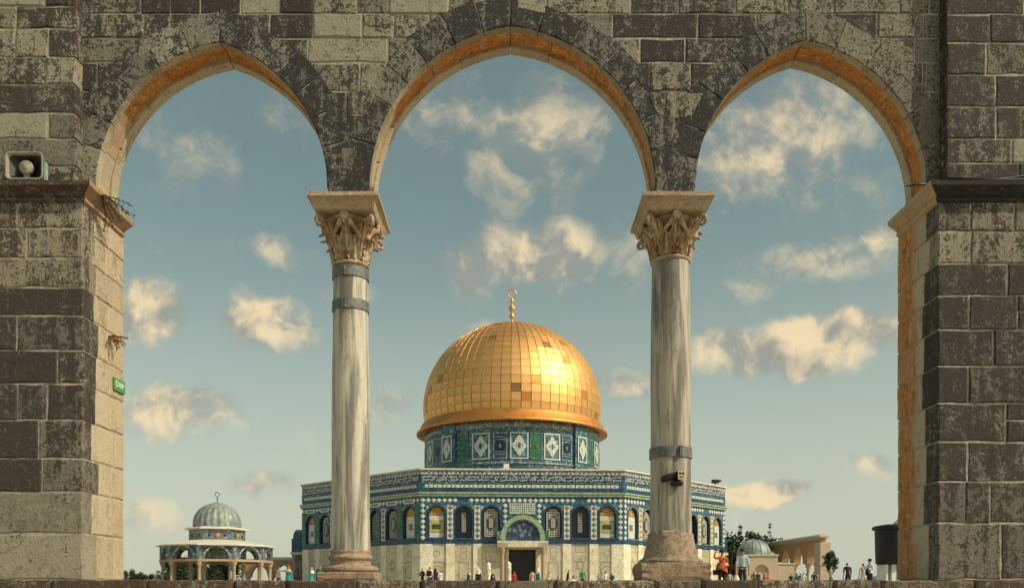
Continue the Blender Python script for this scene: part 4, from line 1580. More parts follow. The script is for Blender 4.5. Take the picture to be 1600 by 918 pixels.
PANELS = [panel_mesh(i) for i in range(3)]
for k, th in enumerate(THS):
    us = [-7.27, -4.53, 4.53, 7.27] + ([] if k == 0 else [-1.57, 1.57])
    for u in us:
        fpart('pilaster', PIL, th, u, 0, 0, color=(1.12, 1.1, 1.08))
    for u in (-HS + 0.62, HS - 0.62):
        fpart('pilaster', CPIL, th, u, 0.0, 0, color=(1.1, 1.1, 1.1))
    for i, u in enumerate(BAYS):
        if k == 0 and u == 0:
            continue
        tcol = rnd(0.70, 0.92)
        fpart('marble_panel', PANELS[(i + (0 if k != 1 else 2)) % 3 if k != 1 else 2], th, u, 0, 0, color=(tcol, tcol * rnd(0.97, 1.0), tcol * rnd(0.9, 1.0)))

# portal ---------------------------------------------------------------------
po = MB().box(-2.55, -1.5, -1.1, 0.05, 4.35, 4.80).box(1.5, 2.55, -1.1, 0.05, 4.35, 4.80).box(-2.55, 2.55, -1.1, 0.05, 4.36, 4.99)
portal = put('portal', po.mesh('portal', [M_FACING]), shrine, face_loc(0, 0, 0, 0), 0)
tymp = [(-1.75, 5.0), (1.75, 5.0)] + arch_pts(3.5, 5.35, 1.80, 12)[::-1]
MB().prism(tymp, -0.70, -0.62).build('tympanum', tile_mat('script_blue_tile', (0.03, 0.05, 0.13), (0.06, 0.09, 0.18), (0.28, 0.28, 0.30), 3.2), portal)
ao_, ai_ = arch_pts(4.4, 5.35, 2.22, 14), arch_pts(3.5, 5.35, 1.78, 14)
MB().ring([(-2.2, 5.0)] + ao_ + [(2.2, 5.0)], [(-1.75, 5.0)] + ai_ + [(1.75, 5.0)], -1.08, 0.0).build('archivolt', M_LGREEN, portal)
ao2, ai2 = arch_pts(3.52, 5.35, 1.79, 14), arch_pts(3.2, 5.35, 1.62, 14)
MB().ring([(-1.76, 5.0)] + ao2 + [(1.76, 5.0)], [(-1.6, 5.0)] + ai2 + [(1.6, 5.0)], -0.98, -0.70).build('inner_moulding', M_TEAL, portal)
for s in (-1, 1):
    MB().bbox(min(s * 2.2, s * 2.62), max(s * 2.2, s * 2.62), -1.05, 0.0, 5.0, 6.0, 0.02).build('impost_block', M_TEAL, portal)
    c = MB().lathe([(0.26, 0), (0.26, 0.2), (0.22, 0.3), (0.20, 0.5), (0.185, 3.6), (0.20, 3.7), (0.26, 3.8), (0.32, 4.25), (0.34, 4.355)], 16)
    c.build('portal_column', M_BASE, portal, (s * 2.05, -0.85, 0), color=(0.2, 0.25, 0.8))
    MB().bbox(min(s * 1.36, s * 1.62), max(s * 1.36, s * 1.62), -0.25, 0.3, 0, 4.36, 0.02).build('door_jamb', M_FACING, portal, color=(0.9, 0.8, 0.7))
MB().box(-1.36, 1.36, -0.22, 0.3, 4.16, 4.36).build('lintel', M_FACING, portal, color=(0.8, 0.68, 0.55))
dl = MB().box(-1.36, 1.36, 0.35, 0.45, 0, 4.16)
for s in (-1, 1):
    for j in range(5):
        dl.bbox(min(s * 0.12, s * 1.2), max(s * 0.12, s * 1.2), 0.31, 0.36, 0.2 + j * 0.78, 0.86 + j * 0.78, 0.02)
dl.build('door', M_DOOR, portal)
gp_ = MB()
gp_.bbox(-1.36, 1.36, -0.05, 0.02, 7.72, 8.90, 0.02)
for i in range(12):
    for j in range(5):
        diamond(gp_, -1.2 + i * 0.218, 7.86 + j * 0.22, 0.2, 1, -0.05)
put('mosaic_panel', gp_.mesh('mosaic_panel', [M_GREY, M_WTILE]), shrine, face_loc(0, 0, 0, 0), 0)

# side porches seen past the corners ------------------------------------------
for s in (-1, 1):
    dp = 2.75 if s < 0 else 2.4
    pb = MB().box(-3.0, 3.0, -dp, 0.05, 4.80, 6.45)
    th = s * R(90)
    porch = put('porch', pb.mesh('porch', M_TILE), shrine, face_loc(th, 0, 0, 0), th)
    vault = [(-3.05, 6.45), (3.05, 6.45)] + arch_pts(6.1, 6.46, 3.06, 12)[::-1]
    vault = [(p[0], 6.45 + (p[1] - 6.45) * (0.42 if s < 0 else 0.12)) for p in vault]
    MB().prism(vault, -dp + 0.2, 0.0).build('vault', M_TEAL, porch)
    MB().box(-3.1, 3.1, -dp - 0.12, 0.0, 4.45, 4.79).build('entablature', M_FACING, porch)
    for (cx_, cy_) in ((-2.6, -dp + 0.3), (-1.0, -dp + 0.3), (1.0, -dp + 0.3), (2.6, -dp + 0.3)):
        MB().lathe([(0.34, 0), (0.34, 0.15), (0.24, 0.35), (0.21, 3.9), (0.36, 4.35), (0.38, 4.46)], 12).build('porch_column', M_SHAFT_B, porch, (cx_, cy_, 0))
    for (cx_) in (-2.75, 2.75):
        MB().box(cx_ - 0.25, cx_ + 0.25, -0.5, 0.0, 0, 4.46).build('porch_pier', M_FACING, porch)

# roof, drum --------------------------------------------------------------------
k8 = 1 / math.cos(math.pi / 8)
rf = MB()
ro = [((AP - 0.6) * k8 * math.sin(R(22.5 + 45 * i)), -(AP - 0.6) * k8 * math.cos(R(22.5 + 45 * i))) for i in range(8)]
rf.add([(*p, 12.0) for p in ro] + [(p[0] * 0.46, p[1] * 0.46, 13.6) for p in ro], [(i, (i + 1) % 8, 8 + (i + 1) % 8, 8 + i) for i in range(8)])
rf.build('roof', M_LEAD, shrine)
DR = 11.15
drum = MB().lathe([(DR, 11.6), (DR, 20.2)], 96, cap=False).build('drum', M_DRUM, shrine)
MB().lathe([(DR + 0.02, 14.75), (DR + 0.10, 14.78), (DR + 0.10, 14.98), (DR + 0.02, 15.0)], 96, cap=False).build('drum_band', M_GREY, drum)
MB().lathe([(DR + 0.005, 13.6), (DR + 0.06, 13.62), (DR + 0.06, 14.2), (DR + 0.005, 14.22)], 96, cap=False).build('drum_band', M_TILE, drum)
MB().lathe([(DR + 0.02, 18.72), (DR + 0.09, 18.74), (DR + 0.09, 18.92), (DR + 0.02, 18.94)], 96, cap=False).build('drum_band', M_TEAL, drum)
MB().lathe([(DR + 0.005, 18.95), (DR + 0.05, 18.96), (DR + 0.05, 19.75), (DR + 0.005, 19.76)], 96, cap=False).build('drum_band', M_GREY, drum)


def arc_box(mb, r0, r1, a0, a1, z0, z1, mi=0, n=4):
    """curved plate on the drum; angles from the front, positive to the right"""
    v = []
    for r_ in (r0, r1):
        for z in (z0, z1):
            for i in range(n + 1):
                a = a0 + (a1 - a0) * i / n
                v.append((r_ * math.sin(a), -r_ * math.cos(a), z))
    m = n + 1
    f = []
    for i in range(n):
        f += [(2 * m + i, 2 * m + i + 1, 3 * m + i + 1, 3 * m + i), (m + i, m + i + 1, 3 * m + i + 1, 3 * m + i), (i, i + 1, 2 * m + i + 1, 2 * m + i)]
    f += [(0, m, 3 * m, 2 * m), (n, m + n, 3 * m + n, 2 * m + n)]
    mb.add(v, f, mi)


def drum_pt(a, z, r_):
    return (r_ * math.sin(a), -r_ * math.cos(a), z)


def drum_panel(a, wdt, kind, rr):
    """tile panel: frame, ground and stepped medallion"""
    mb = MB()
    h = wdt / 2 / rr
    z0, z1 = 15.35, 18.45
    arc_box(mb, rr, rr + 0.05, a - h, a + h, z0, z1, 0)
    zc_ = (z0 + z1) / 2
    def plate(pts, rr_, mi):
        base = len(mb.v)
        mb.add([drum_pt(a + p[0] / rr_, zc_ + p[1], rr_) for p in pts] + [drum_pt(a + p[0] / rr_, zc_ + p[1], rr_ - 0.05) for p in pts], [list(range(len(pts)))] + [(i + len(pts), (i + 1) % len(pts) + len(pts), (i + 1) % len(pts), i) for i in range(len(pts))], mi)
    def dring(sx, sz, t, rr_, mi, n=4):
        o = [(sx * math.cos(2 * math.pi * i / n), sz * math.sin(2 * math.pi * i / n)) for i in range(n)]
        q = [((sx - t) * math.cos(2 * math.pi * i / n), (sz - t * sz / sx) * math.sin(2 * math.pi * i / n)) for i in range(n)]
        for i in range(n):
            j = (i + 1) % n
            k_ = 3
            for s_ in range(k_):
                f0, f1 = (s_ + 0.08) / k_, (s_ + 0.92) / k_
                L_ = lambda A_, B_, f_: (A_[0] + (B_[0] - A_[0]) * f_, A_[1] + (B_[1] - A_[1]) * f_)
                plate([L_(o[i], o[j], f0), L_(o[i], o[j], f1), L_(q[i], q[j], f1), L_(q[i], q[j], f0)], rr_, mi)
    w2 = wdt / 2
    b = 0.14
    for (x0, x1, q0, q1) in ((-w2, -w2 + b, -1.55, 1.55), (w2 - b, w2, -1.55, 1.55), (-w2 + b, w2 - b, 1.55 - b, 1.55), (-w2 + b, w2 - b, -1.55, -1.55 + b)):
        plate([(x0, q0), (x1, q0), (x1, q1), (x0, q1)], rr + 0.10, 1)
    if kind == 'L':
        dring(w2 - 0.18, 1.30, 0.42, rr + 0.11, 1)
        dring(w2 - 0.72, 0.72, 0.16, rr + 0.13, 1, 8)
        dring(0.20, 0.28, 0.16, rr + 0.12, 2, 6)
        for sx in (-1, 1):
            for sz in (-1, 1):
                plate([(sx * (w2 - 0.2), sz * 1.38), (sx * (w2 - 0.75), sz * 1.38), (sx * (w2 - 0.2), sz * 0.8)], rr + 0.09, 2)
    elif kind == 'D':
        dring(w2 - 0.2, 0.62, 0.26, rr + 0.11, 3, 8)
        for zq in (-1.0, -0.72, 0.72, 1.0):
            plate([(-w2 + 0.25, zq - 0.05), (w2 - 0.25, zq - 0.05), (w2 - 0.25, zq + 0.05), (-w2 + 0.25, zq + 0.05)], rr + 0.10, 1)
        dring(0.18, 0.34, 0.12, rr + 0.12, 1, 4)
    else:
        for zq, s_ in ((-0.95, 0.18), (0, 0.26), (0.95, 0.18)):
            dring(s_, s_ * 1.3, s_ * 0.7, rr + 0.11, 1 if zq == 0 else 4, 6)
    ground = {'L': M_DRUM, 'D': M_TILED, 'G': M_GREEN}[kind]
    edge = {'L': M_GREY, 'D': M_GREY, 'G': M_TEAL}[kind]
    mb.build('drum_panel', [ground, M_WTILE if kind == 'L' else edge, M_TEAL, M_VOID, M_YTILE], drum)


for qd in (-2, -1, 0, 1):
    base = R(90 * qd)
    for a, wd_, kd in ((-33.3, 1.35, 'G'), (-21.5, 2.2, 'L'), (-9.5, 1.65, 'D'), (2.0, 2.15, 'L'), (12.2, 1.55, 'G'), (22.6, 2.1, 'L'), (33.3, 1.5, 'D')):
        if qd == -2:
            continue
        drum_panel(base + R(a), wd_, kd, DR)
for k in range(4):
    a = R(45 + 90 * k)
    bt = MB()
    arc_box(bt, DR - 0.1, DR + 0.34, a - R(6.0), a + R(6.0), 11.6, 19.9)
    bt.build('buttress', M_DRUM, drum)
    drum_panel(a, 1.75, 'L', DR + 0.345)

# golden dome ------------------------------------------------------------------
ZC, RX, RZ = 23.2, 11.4, 11.0
eave = MB().lathe([(DR - 0.1, 19.9), (12.15, 19.72), (12.28, 19.76), (12.28, 19.98), (12.0, 20.15), (11.62, 21.0), (11.5, 21.15)], 96, cap=False)
eave.build('eave', [M_GOLD], shrine)


def dome_pt(a, s, r_add=0.0):
    """s: 0 at the eave ... 1 at the crown"""
    p0 = -math.asin((ZC - 21.1) / RZ)
    ph = p0 + (math.pi / 2 - p0) * s
    r_ = (RX + r_add) * math.cos(ph)
    z = ZC + (RZ + r_add) * math.sin(ph)
    if s > 0.86:
        z += (s - 0.86) ** 2 * 10.0
    return Vector((r_ * math.sin(a), -r_ * math.cos(a), z))


shell = MB()
prof = [(dome_pt(math.pi / 2, i / 40).x, dome_pt(math.pi / 2, i / 40).z) for i in range(41)]
shell.lathe([(p[0], p[1]) for p in prof], 120, cap=False)
dome = shell.build('dome', M_SEAM, shrine)
NM, NRW = 60, 19
panels = []
eye = Matrix.Rotation(-ROT, 3, 'Z') @ Vector((-XS, -YS, -G))
for j in range(NRW):
    s0, s1 = j / NRW, (j + 1) / NRW
    if s1 > 0.985:
        s1 = 0.985
    for i in range(NM):
        a0 = 2 * math.pi * (i - 0.5) / NM
        a1 = 2 * math.pi * (i + 0.5) / NM
        am = (a0 + a1) / 2
        c = dome_pt(am, (s0 + s1) / 2)
        nrm = Vector((c.x / RX ** 2, c.y / RX ** 2, (c.z - ZC) / RZ ** 2)).normalized()
        wdt = (dome_pt(a1, s0) - dome_pt(a0, s0)).length
        vis = nrm.dot((eye - c).normalized()) * wdt
        panels.append((vis, j, a0, a1, s0, s1, c, nrm))
panels.sort(key=lambda p: -p[0])
rn = random.Random(11)
bulk, bulk_t = MB(), []
for idx, (vis, j, a0, a1, s0, s1, c, nrm) in enumerate(panels):
    gapa = 0.042 / max(0.5, dome_pt(0, s0).length and math.hypot(c.x, c.y))
    gs_ = 0.0011
    top = 0.035
    q = [dome_pt(a0 + gapa, s0 + gs_, top), dome_pt(a1 - gapa, s0 + gs_, top), dome_pt(a1 - gapa, s1 - gs_, top), dome_pt(a0 + gapa, s1 - gs_, top)]
    low = [dome_pt(a0 + gapa * 0.5, s0, -0.02), dome_pt(a1 - gapa * 0.5, s0, -0.02), dome_pt(a1 - gapa * 0.5, s1, -0.02), dome_pt(a0 + gapa * 0.5, s1, -0.02)]
    # hand-laid sheets never lie quite true
    tx, ty = rn.gauss(0, 0.006), rn.gauss(0, 0.007)
    q = [q[0] + nrm * (-tx - ty), q[1] + nrm * (tx - ty), q[2] + nrm * (tx + ty), q[3] + nrm * (-tx + ty)]
    u = rn.random()
    t = rn.uniform(0.90, 1.0)
    col = (t, t * rn.uniform(0.94, 1.0), t * rn.uniform(0.9, 1.05))
    if u < 0.012:
        col = (0.40, 0.38, 0.36)
    elif u < 0.045:
        col = (0.66, 0.54, 0.42)
    cc = [(q[k] + q[(k + 1) % 4]) / 2 for k in range(4)]
    verts = q + low
    faces = [(0, 1, 2, 3), (4, 5, 1, 0), (5, 6, 2, 1), (6, 7, 3, 2), (7, 4, 0, 3)]
    if idx < 300:
        me = bpy.data.meshes.new('gold_panel')
        me.from_pydata([tuple(p - c) for p in verts], [], faces)
        me.materials.append(M_GOLD)
        at_ = me.attributes.new('tint', 'FLOAT_COLOR', 'FACE')
        for e in at_.data:
            e.color = (1, 1, 1, 1)
        put('gold_panel', me, dome, c, 0, col)
    else:
        bulk.add([tuple(p) for p in verts], faces)
        bulk_t += [col] * 5
bo = bulk.mesh('gold_panel_field', M_GOLD)
at_ = bo.attributes.new('tint', 'FLOAT_COLOR', 'FACE')
for e, c_ in zip(at_.data, bulk_t):
    e.color = (*c_, 1)
tag(put('gold_panel_field', bo, dome), kind='stuff')
for o in list(shrine.children):
    if o.name.startswith('eave'):
        at_ = o.data.attributes.new('tint', 'FLOAT_COLOR', 'FACE')
        for e in at_.data:
            e.color = (0.8, 0.62, 0.5, 1)


def finial(parent, z, s, mat, ring_r, colr=None):
    mb = MB()
    prof_ = [(0.55, 0), (0.30, 0.12), (0.14, 0.35), (0.12, 0.6), (0.30, 0.85), (0.36, 1.05), (0.20, 1.3), (0.12, 1.45), (0.34, 1.75), (0.46, 2.05), (0.34, 2.3), (0.13, 2.5), (0.10, 2.7), (0.24, 2.9), (0.26, 3.05), (0.10, 3.25), (0.06, 3.5)]
    mb.lathe([(p[0] * s, p[1] * s) for p in prof_], 20)
    cr = 3.5 * s + ring_r * 0.9
    mb.tube([(ring_r * math.sin(a), 0, cr - ring_r * math.cos(a)) for a in [R(6 + 348 * i / 28) for i in range(29)]], [ring_r * (0.17 if 4 < i < 24 else 0.12) for i in range(29)], 8)
    o = mb.build('finial', mat, parent, (0, 0, z))
    if colr:
        at2 = o.data.attributes.new('tint', 'FLOAT_COLOR', 'FACE')
        for e in at2.data:
            e.color = (*colr, 1)
    return o


finial(dome, dome_pt(0, 1.0).z - 0.05, 1.0, M_GOLD, 0.52, (0.9, 0.75, 0.65))
# lamp box on the parapet and floodlight at the right corner
lb = thing('lamp_box', 'small white box on the shrine parapet below the dome', 'box', (Matrix.Rotation(ROT, 3, 'Z') @ Vector((-1.6, -AP + 0.4, 12.3))) + Vector((XS, YS, G)))
MB().bbox(-0.28, 0.28, -0.2, 0.2, 0.0, 0.55, 0.03).build('housing', M_WHITEP, lb)
MB().bbox(-0.4, 0.4, -0.24, 0.24, 0.0, 0.12, 0.02).build('foot', M_ROOF, lb)
fl = thing('floodlight', 'black floodlight on the right end of the shrine parapet', 'floodlight', (Matrix.Rotation(ROT + R(45), 3, 'Z') @ Vector((8.6, -AP + 0.3, 12.3))) + Vector((XS, YS, G)))
MB().tube([(0, 0, 0), (0, 0, 0.35)], 0.06, 8).build('stand', M_BLACK, fl)
MB().bbox(-0.42, 0.42, -0.22, 0.22, 0.30, 0.72, 0.05).build('lamp_head', M_BLACK, fl)
MB().tube([(0.4, 0, 0.5), (0.7, 0, 0.62)], 0.12, 8).build('hood', M_BLACK, fl)

# ------------------------------------------------------------------ open domed pavilion on the left
PY = 85.0
px_ = at(339.5, HOR, PY).x
pav = thing('domed_pavilion', 'small open pavilion with ribbed grey lead dome beside the shrine', 'pavilion', (px_, PY, G), R(18.0))
M_PTILE = tile_mat('grey_green_tile', (0.10, 0.15, 0.145), (0.16, 0.22, 0.20), (0.34, 0.38, 0.33), 5)
M_PDRUM = tile_mat('grey_blue_tile', (0.11, 0.14, 0.17), (0.17, 0.21, 0.23), (0.35, 0.36, 0.33), 6)
pav.scale = (0.925, 0.925, 1.0)
NP_, PR = 10, 5.56
pa = PR * math.cos(math.pi / NP_)
fw = 2 * PR * math.sin(math.pi / NP_)
WALLP = MB()
arched_wall(WALLP, -fw / 2, fw / 2, 4.15, 0.35, [(0, 2.25, 2.92, 2.95, 1.04)], 0, 0, z0=2.92, y0=0)
WALLP = WALLP.mesh('arch_wall', M_PTILE)
ARCHR = MB().ring(arch_pts(2.62, 2.95, 1.19, 10), arch_pts(2.25, 2.95, 1.02, 10), -0.06, 0.05).mesh('archivolt', M_GREY)
TRI = MB()
for s in (-1, 1):
    TRI.add([(s * 1.42, -0.02, 4.0), (s * 0.80, -0.02, 4.0), (s * 1.42, -0.02, 3.35)], [(0, 1, 2)])
TRI = TRI.mesh('spandrel_tiles', M_TILED)
BEAM = MB().bbox(-fw / 2 - 0.08, fw / 2 + 0.08, -0.08, 0.32, 2.70, 2.915, 0.02).mesh('tie_beam', M_BASE)
STRIP = MB().box(-0.16, 0.16, -0.07, 0.03, 2.93, 4.14).mesh('corner_strip', M_GREY)
COLP = MB().lathe([(0.30, 0), (0.30, 0.12), (0.22, 0.22), (0.165, 0.3), (0.15, 2.25), (0.19, 2.32), (0.30, 2.62), (0.31, 2.71)], 14).mesh('pavilion_column', M_FACING)
for k in range(NP_):
    th = 2 * math.pi * k / NP_
    m3 = Matrix.Rotation(th, 3, 'Z')
    wl = put('arch_wall', WALLP, pav, m3 @ Vector((0, -pa, 0)), th)
    put('archivolt', ARCHR, wl)
    tag(put('spandrel_tiles', TRI, wl), kind='stuff')
    put('tie_beam', BEAM, pav, m3 @ Vector((0, -pa, 0)), th, (0.2, 0.2, 0.8))
    th2 = th + math.pi / NP_
    m4 = Matrix.Rotation(th2, 3, 'Z')
    put('corner_strip', STRIP, pav, m4 @ Vector((0, -PR + 0.03, 0)), th2)
    put('pavilion_column', COLP, pav, m4 @ Vector((0, -PR + 0.25, 0)), th2, (0.62, 0.52, 0.42))


def ngon_lathe(mb, prof, n, rot=0.0, mi=0):
    mb.lathe(prof, n, mi, smooth=False, a0=rot, a1=rot + 2 * math.pi)
    return mb


ngon_lathe(MB(), [(5.2, 4.16), (5.95, 4.17), (5.95, 4.27), (5.7, 4.36), (3.0, 4.80), (2.4, 4.85)], NP_, -math.pi / 2 + math.pi / NP_).build('lower_roof', M_ROOF, pav)
ngon_lathe(MB(), [(2.80, 4.6), (2.80, 5.80)], 6, -math.pi / 2 + math.pi / 6).build('drum', M_PDRUM, pav)
ngon_lathe(MB(), [(2.6, 5.80), (3.22, 5.84), (3.22, 5.93), (2.9, 6.05), (2.3, 6.12)], 6, -math.pi / 2 + math.pi / 6).build('upper_eave', M_ROOF, pav)
for k in range(6):
    th = R(60 * k)
    m3 = Matrix.Rotation(th, 3, 'Z')
    for u, mt in ((-0.75, M_VOID), (0, M_OTILE), (0.75, M_VOID)):
        mb = MB().lathe([(0.001, 0.02), (0.25 if u == 0 else 0.16, 0.02), (0.25 if u == 0 else 0.16, -0.02)], 10 if u == 0 else 4, mat=Matrix.Rotation(R(90), 4, 'X'))
        put('roundel', mb.mesh('roundel', mt), pav, m3 @ Vector((u, -2.80 * math.cos(math.pi / 6) - 0.012, 5.25)), th)
# ribbed lead dome
nr_ = 22
rd = MB()
v, f = [], []
prof_ = [(1.0, 0), (1.005, 0.12), (1.0, 0.25), (0.965, 0.40), (0.89, 0.56), (0.76, 0.72), (0.58, 0.85), (0.36, 0.945), (0.14, 1.005), (0.03, 1.04)]
seg = nr_ * 4
for (r_, z) in prof_:
    for k in range(seg):
        a = 2 * math.pi * k / seg
        rr_ = 2.27 * r_ * (1 + 0.06 * abs(math.cos(a * nr_ / 2)))
        v.append((rr_ * math.cos(a), rr_ * math.sin(a), 6.1 + z * 2.38))
for i in range(len(prof_) - 1):
    for k in range(seg):
        f.append((i * seg + k, i * seg + (k + 1) % seg, (i + 1) * seg + (k + 1) % seg, (i + 1) * seg + k))
rd.add(v, f, 0, True)
pdome = rd.build('ribbed_dome', M_LEAD, pav)
finial(pdome, 8.53, 0.17, M_DARKIRON, 0.20)
inner = MB().lathe([(0.20, 0), (0.2, 2.9)], 10)
for k in range(6):
    a = R(60 * k + 30)
    inner_me = inner.mesh('inner_column', M_SHAFT_B)
    put('inner_column', inner_me, pav, (2.6 * math.sin(a), -2.6 * math.cos(a), 0))
MB().lathe([(2.9, 2.9), (2.9, 4.6)], 6, smooth=False, cap=False).build('inner_drum', M_PTILE, pav)
MB().lathe([(2.8, 4.0), (5.3, 4.0), (5.3, 4.1), (2.8, 4.1)], 10, smooth=False, cap=False).build('ceiling', M_PTILE, pav)
MB().lathe([(5.0, 0.0), (5.0, 0.10)], 10, smooth=False).build('floor_slab', M_ROOF, pav)


# ------------------------------------------------------------------ other buildings
def far_arcade(name, label, loc, rz, n, bay, h, thick, spring, rise, wcol, orient_cols=True):
    t = thing(name, label, 'arcade', loc, rz)
    W_ = n * bay
    mb = MB()
    arched_wall(mb, -W_ / 2, W_ / 2, h, thick, [(-W_ / 2 + (i + 0.5) * bay, bay - wcol, 0, spring, rise) for i in range(n)], 0, 0, z0=spring, y0=-thick / 2)
    mb.build('wall', M_FARSTONE, t, color=(0.5, 0.42, 0.7))
    for i in range(n + 1):
        x_ = -W_ / 2 + i * bay
        if i in (0, n):
            MB().bbox(x_ - 0.9, x_ + 0.9, -thick / 2 - 0.2, thick / 2 + 0.2, 0, h - 0.6, 0.03).build('pier', M_FARSTONE, t, color=(0.15, 0.12, 0.9))
            MB().bbox(x_ - 1.0, x_ + 1.0, -thick / 2 - 0.3, thick / 2 + 0.3, spring - 0.3, spring, 0.03).build('pier_cornice', M_FARSTONE, t, color=(0.2, 0.2, 0.8))
        else:
            MB().lathe([(0.36, 0), (0.36, 0.25), (0.25, 0.4), (0.22, spring - 0.6), (0.26, spring - 0.55), (0.42, spring - 0.1), (0.44, spring)], 14).build('column', M_FACING, t, (x_, 0, 0), color=(0.9, 0.8, 0.7))
    MB().bbox(-W_ / 2 - 0.6, W_ / 2 + 0.6, -thick / 2 - 0.15, thick / 2 + 0.15, h, h + 0.25, 0.03).build('cornice', M_FARSTONE, t, color=(0.1, 0.05, 1.0))
    k = int(W_ / 0.42)
    for i in range(k):
        x_ = -W_ / 2 + (i + 0.5) * W_ / k
        MB().box(x_ - 0.11, x_ + 0.11, -thick / 2 - 0.14, thick / 2 + 0.14, h - 0.22, h - 0.004).build('dentil', M_FARSTONE, t, color=(0.1, 0.05, 1.0))
    cap_ = [(-thick / 2 - 0.1, h + 0.255), (thick / 2 + 0.1, h + 0.255), (thick / 2 - 0.1, h + 0.40), (0, h + 0.46), (-thick / 2 + 0.1, h + 0.40)]
    MB().prism(cap_, -W_ / 2 - 0.5, W_ / 2 + 0.5, mat=Matrix.Rotation(R(90), 4, 'Z')).build('coping', M_ROOF, t)
    return t


A1, A2 = at(1285, HOR, 106), at(1206, HOR, 123)
mid = (A1 + A2) / 2
d = A2 - A1
# front of the arcade looks to the left of the view
far_arcade('far_arcade', 'distant cream arcade with orange stained upper wall on the right', (mid.x, mid.y, G), math.atan2(d.y, d.x) + math.pi, 4, d.length / 4, 6.35, 0.9, 3.3, 2.2, 1.3)
far_arcade('far_arcade', 'low distant arcade between the pavilion and the shrine', (at(425, HOR, 128).x, 128, G), R(-6), 4, 3.6, 4.35, 0.8, 1.9, 1.75, 1.0)

# small domed building beside the shrine
sb = thing('small_domed_building', 'small cream building with ribbed grey dome right of the shrine', 'building', (at(1180, HOR, 98).x, 98, G), R(-3))
mb = MB()
arched_wall(mb, -1.55, 2.0, 3.75, 0.3, [(0.25, 1.6, 0.0, 2.0, 0.85)], 0, 0, y0=-2.0)
mb.box(-1.55, 2.0, -1.69, 2.0, 0, 3.74)
mb.build('wall', M_FARSTONE, sb, color=(0.15, 0.1, 0.8))
MB().box(-0.55, 1.05, -1.75, -1.695, 0, 2.0).build('niche', M_ROOF, sb)
MB().bbox(-1.65, 2.1, -2.12, 2.12, 3.75, 3.95, 0.03).build('cornice', M_FARSTONE, sb, color=(0.1, 0.1, 0.9))


def lead_dome(parent, r_, h_, z_, x_=0, y_=0, ribs=12):
    mb = MB()
    pr = [(r_ * math.cos(t) ** 0.85, h_ * math.sin(t)) for t in [R(90 * i / 10) for i in range(10)]] + [(0.02, h_ * 1.03)]
    mb.lathe(pr, 36)
    for k in range(ribs):
        a = 2 * math.pi * (k + 0.5) / ribs
        mb.tube([(p[0] * 1.012 * math.cos(a), p[0] * 1.012 * math.sin(a), p[1]) for p in pr], 0.045, 5)
    o = mb.build('dome', M_LEAD, parent, (x_, y_, z_))
    MB().tube([(0, 0, h_), (0, 0, h_ + 0.55)], [0.05, 0.02], 6).build('spike', M_DARKIRON, o)
    return o


lead_dome(sb, 1.80, 1.72, 3.94, -0.15, 0)
sb2 = thing('small_domed_building', 'second smaller grey dome just behind the small domed building', 'building', (at(1196, HOR, 108).x, 108, G), 0)
MB().bbox(-1.6, 1.6, -1.5, 1.5, 0, 3.4, 0.03).build('wall', M_FARSTONE, sb2, color=(0.15, 0.1, 0.8))
lead_dome(sb2, 1.35, 1.5, 3.4)
lw = thing('low_wall', 'low cream wall joining the small domed building and the right arcade', 'wall', (at(1210, HOR, 102).x, 102, G), 0)
MB().bbox(-1.2, 2.2, -0.4, 0.4, 0, 3.0, 0.03).build('wall', M_FARSTONE, lw, color=(0.1, 0.15, 0.9))
MB().bbox(-1.3, 2.3, -0.5, 0.5, 3.0, 3.15, 0.03).build('coping', M_ROOF, lw)
wc = thing('white_domed_cell', 'pale dome peeping out behind the right pier', 'building', (at(1425, HOR, 95).x, 95, G), 0)
MB().bbox(-2.6, 2.6, -2.5, 2.5, 0, 5.9, 0.04).build('wall', M_FARSTONE, wc, color=(0.1, 0.0, 1.0))
mb = MB().lathe([(2.3 * math.cos(t), 2.35 * math.sin(t)) for t in [R(90 * i / 12) for i in range(12)]] + [(0.02, 2.36)], 32)
mb.build('dome', M_ROOF, wc, (0, 0, 5.9))

# dark tank on a white stand behind the right pier
tk = thing('dark_tank', 'black lidded drum on a pale stand beside the right pier', 'tank', (at(1396, HOR, 22).x, 22, G))
MB().lathe([(0.38, 0.80), (0.42, 0.83), (0.43, 1.2), (0.44, 1.66)], 32).build('drum', M_DARKIRON, tk)
MB().lathe([(0.44, 1.662), (0.50, 1.67), (0.51, 1.72), (0.47, 1.76), (0.25, 1.80), (0.02, 1.82)], 32).build('lid', M_DARKIRON, tk)
for (a, b) in ((-0.30, -0.25), (-0.16, -0.05), (0.0, 0.06), (0.12, 0.24)):
    MB().box(a, b, -0.28, 0.28, 0, 0.8).build('stand_panel', M_WHITEP, tk)
MB().box(0.26, 0.40, -0.3, 0.3, 0, 0.82).build('stand_post', M_DARKIRON, tk)

# bollards by the portal
BOLL = MB().lathe([(0.20, 0), (0.20, 0.10), (0.165, 0.14), (0.155, 1.45), (0.185, 1.50), (0.185, 1.56), (0.14, 1.60), (0.165, 1.72), (0.14, 1.84), (0.06, 1.93), (0.01, 1.97)], 18).mesh('bollard', M_FACING)
for (bx, by, lab) in ((763, 877, 'left one of two pale stone bollards before the portal'), (795, 876, 'right one of two pale stone bollards, next to the dark doorway')):
    Yb = 1.77 * F / (HOR - by)
    tag(put('bollard', BOLL, None, (at(bx, HOR, Yb).x, Yb, G)), lab, 'bollard', 'bollards before the portal')


